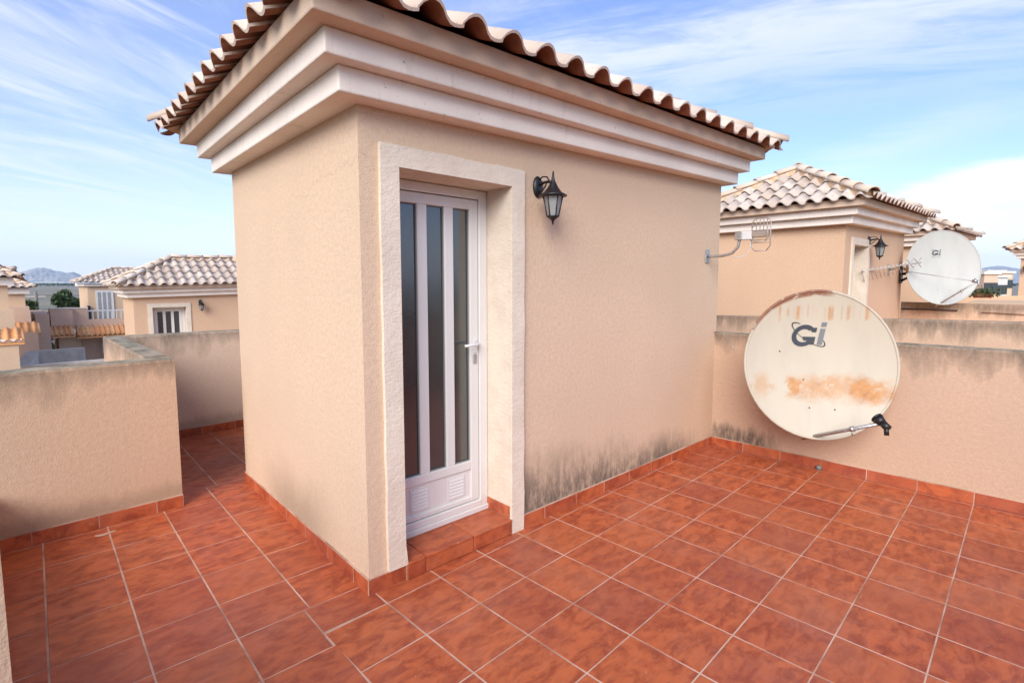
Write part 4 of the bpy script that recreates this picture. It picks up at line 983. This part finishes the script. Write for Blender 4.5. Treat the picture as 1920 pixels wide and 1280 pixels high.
# ------------------------------------------------------------------ pole, trees, hedge, far town
pp_ = at_y(78, 655, 83); pole = empty('utility_pole', (pp_.x, 83, GZ))
zt_ = at_y(66, 546, 83).z - GZ
m = MB(); m.tube([(0, 0, -.1), (0, 0, zt_)], .30, 8, r2=.17); m.obj('mast', M['polewood'], pole)
m = MB(); m.box(-.9, .9, -.07, .07, zt_ - .7, zt_ - .55); m.obj('crossarm', M['concrete'], pole)
for k, dz in enumerate((-.5, -2.2, -4.0)):
    m = MB(); m.tube([(0, 0, zt_ + dz), (9, 6, zt_ + dz - .45), (18, 12, zt_ + dz - .5), (30, 20, zt_ + dz + .2)], .025, 4); m.obj('wire', M['black'], pole)
pole.rotation_euler = (0, R(-1.2), 0)
tag(pole, 'tall concrete utility pole with wires standing by the street', 'pole')
def tree(name, loc, h, cw, cz, lm, label, nleaf=2600, ls=.30, blobs=9, cat='tree'):
    rnd = random.Random(hash(label) % 9973); rnd = random.Random(len(label) * 31 + int(h * 10))
    r = empty(name, loc); t = MB(); t.tube([(0, 0, -.1), (.1, .05, h * .3), (0, .1, h * .55)], .045 * h * .5, 7, r2=.02 * h * .5)
    cs = []
    for k in range(blobs):
        a = rnd.uniform(0, 6.28); q = rnd.uniform(.15, .75)
        c = Vector((math.cos(a) * cw * q, math.sin(a) * cw * q, h - cz * .75 + rnd.uniform(-.75, .45) * cz)); cs.append((c, cw * rnd.uniform(.32, .55)))
        t.tube([(0, .1, h * .45), c * .6 + Vector((0, 0, h * .2)), c], .012 * h * .5, 5, r2=.006)
    t.obj('trunk', M['bark'], r)
    f = MB(); vs = []; fs = []
    for k in range(nleaf):
        c, rr = rnd.choice(cs); d = Vector((rnd.gauss(0, 1), rnd.gauss(0, 1), rnd.gauss(0, 1))).normalized() * rr * rnd.uniform(.45, 1.08) ** .6
        d.z *= .8; p = c + d; n1 = Vector((rnd.gauss(0, 1), rnd.gauss(0, 1), rnd.gauss(0, 1))).normalized(); n2 = n1.orthogonal().normalized(); n3 = n1.cross(n2); s = ls * rnd.uniform(.5, 1.2)
        b = len(vs); vs += [p + n2 * s, p + n3 * s * .6, p - n2 * s, p - n3 * s * .6]; fs.append((b, b + 1, b + 2, b + 3))
    f.add(vs, fs); f.obj('crown', lm, r)
    return tag(r, label, cat, 'trees and shrubs by the street')
def tree_px(px, pyt, Y, w_px, cz, lm, label, name='street_tree', **k):
    p = at_y(px, pyt, Y); wd = abs(at_y(px + w_px / 2, pyt, Y).x - p.x)
    return tree(name, (p.x, Y, GZ), p.z - GZ, wd, cz, lm, label, **k)
tree_px(118, 533, 62, 54, 1.9, M['leaf'], 'dense dark green tree standing above the pinkish balcony wall', blobs=12, nleaf=4200)
tree_px(140, 541, 66, 28, 1.8, M['leaf'], 'narrower dark green tree just beside the dense dark one', nleaf=2200)
tree_px(57, 546, 70, 22, 2.2, M['leaf2'], 'olive green tree between the edge houses and the pole', nleaf=2200)
tree_px(76, 578, 58, 46, 1.7, M['leaf'], 'dark rounded hedge mass at the foot of the pole', name='hedge_bush', nleaf=2600, cat='bush')
tree_px(100, 640, 60, 16, .8, M['leaf2'], 'low shrub at the street edge', name='street_shrub', nleaf=900, ls=.2, cat='bush')
for (px, py, s_, lb) in ((1835, 549, .30, 'low dark plant on the parapet end past the pale dish'), (1850, 551, .24, 'smaller dark plant next to the plant past the pale dish')):
    p = at_y(px, py, -1.7) if False else CAM + ray(px, py) * 13.2
    r = empty('pot_plant', (p.x, p.y, 1.25)); rnd = random.Random(px); f = MB(); vs = []; fs = []
    for k in range(160):
        d = Vector((rnd.gauss(0, s_ * .5), rnd.gauss(0, s_ * .5), abs(rnd.gauss(.10, .06)))); n2 = Vector((rnd.gauss(0, 1), rnd.gauss(0, 1), rnd.gauss(0, 1))).normalized(); n3 = n2.orthogonal().normalized(); b = len(vs)
        vs += [d + n2 * .05, d + n3 * .02, d - n2 * .05, d - n3 * .02]; fs.append((b, b + 1, b + 2, b + 3))
    f.add(vs, fs); f.obj('foliage', M['leaf'], r)
    m = MB(); m.lathe([(.10, -.02), (.14, .10), (.12, .10)], 10); m.obj('trough', M['rtb'], r); tag(r, lb, 'plant')
ledge = MB(); ledge.box(12.0, 14.2, -2.6, -1.3, .9, 1.235); tag(ledge.obj('planter_wall', M['sand']), 'low yellowish wall carrying small plants past the pale dish', 'wall')
# far houses to the right
for k, (x0, x1, yt, yb, D, mt, lb) in enumerate(((1846, 1872, 514, 545, 55, 'rose', 'far orange-pink house just past the rim of the pale dish'), (1866, 1890, 520, 545, 62, 'townwhite', 'far white house next to the orange-pink one'), (1880, 1900, 512, 545, 70, 'sand', 'far cream house under the farthest eave'), (1852, 1884, 509, 545, 95, 'townwhite', 'long far white block behind the orange-pink house'))):
    a = at_d(x0, yt, D); b = at_d(x1, yt, D); r = empty('distant_house', ((a.x + b.x) / 2, (a.y + b.y) / 2, GZ), YAW - math.pi / 2); w_ = (b - a).length / 2
    m = MB(); m.box(-w_, w_, 0, 6, 0, a.z - GZ); m.obj('wall', M[mt], r)
    m = MB(); m.box(-w_ - .2, w_ + .2, -.2, 6.2, a.z - GZ, a.z - GZ + .25); m.obj('roof', M['trim'], r)
    for i in range(2):
        xw = -w_ * .5 + i * w_; m = MB(); m.box(xw - .35, xw + .35, -.06, .02, a.z - GZ - 2.0, a.z - GZ - .9); wq = m.obj('window', M['window'], r)
    tag(r, lb, 'house', 'far houses beyond the pale dish')
tw = MB(); rnd = random.Random(3)
for k in range(150):
    px = rnd.choice([rnd.gauss(95, 40), rnd.uniform(-30, 240), rnd.uniform(1700, 2000)]); D = rnd.uniform(5200, 7600); p = at_d(px, 545, D); s = rnd.uniform(8, 26)
    tw.box(p.x - s, p.x + s, p.y - s, p.y + s, GZ, GZ + rnd.uniform(7, 30))
tag(tw.obj('distant_town', M['townwhite']), 'pale distant town spread below the mountain', 'town', kind='stuff')
wd = MB(); vs = []; fs = []
for k in range(5200):
    px = rnd.uniform(-80, 330) if k % 3 else rnd.uniform(1700, 2000); D = rnd.uniform(1500, 4800) ; p = at_d(px, 545, D)
    s = rnd.uniform(3, 7); c = Vector((p.x + rnd.gauss(0, 14), p.y + rnd.gauss(0, 14), GZ + rnd.uniform(1, 5)))
    n2 = Vector((rnd.gauss(0, 1), rnd.gauss(0, 1), rnd.gauss(0, 1))).normalized(); n3 = n2.orthogonal().normalized(); b = len(vs)
    vs += [c + n2 * s, c + n3 * s * .7, c - n2 * s, c - n3 * s * .7]; fs.append((b, b + 1, b + 2, b + 3))
wd.add(vs, fs); tag(wd.obj('distant_woodland', M['leaf']), 'thin band of far trees across the plain', 'woodland', kind='stuff')

# ------------------------------------------------------------------ haze
hz = MB(); hz.box(-14000, 14000, -14000, 14000, GZ - 8, 520)
n_ = NT('haze_air'); n_.t.nodes.remove(n_.b); pv_ = n_.n('ShaderNodeVolumePrincipled'); pv_.inputs['Color'].default_value = (0.55, 0.75, 1.0, 1); pv_.inputs['Density'].default_value = 5.5e-5
n_.t.links.new(pv_.outputs[0], [k for k in n_.t.nodes if k.type == 'OUTPUT_MATERIAL'][0].inputs['Volume'])
tag(hz.obj('haze', n_.m), kind='stuff')
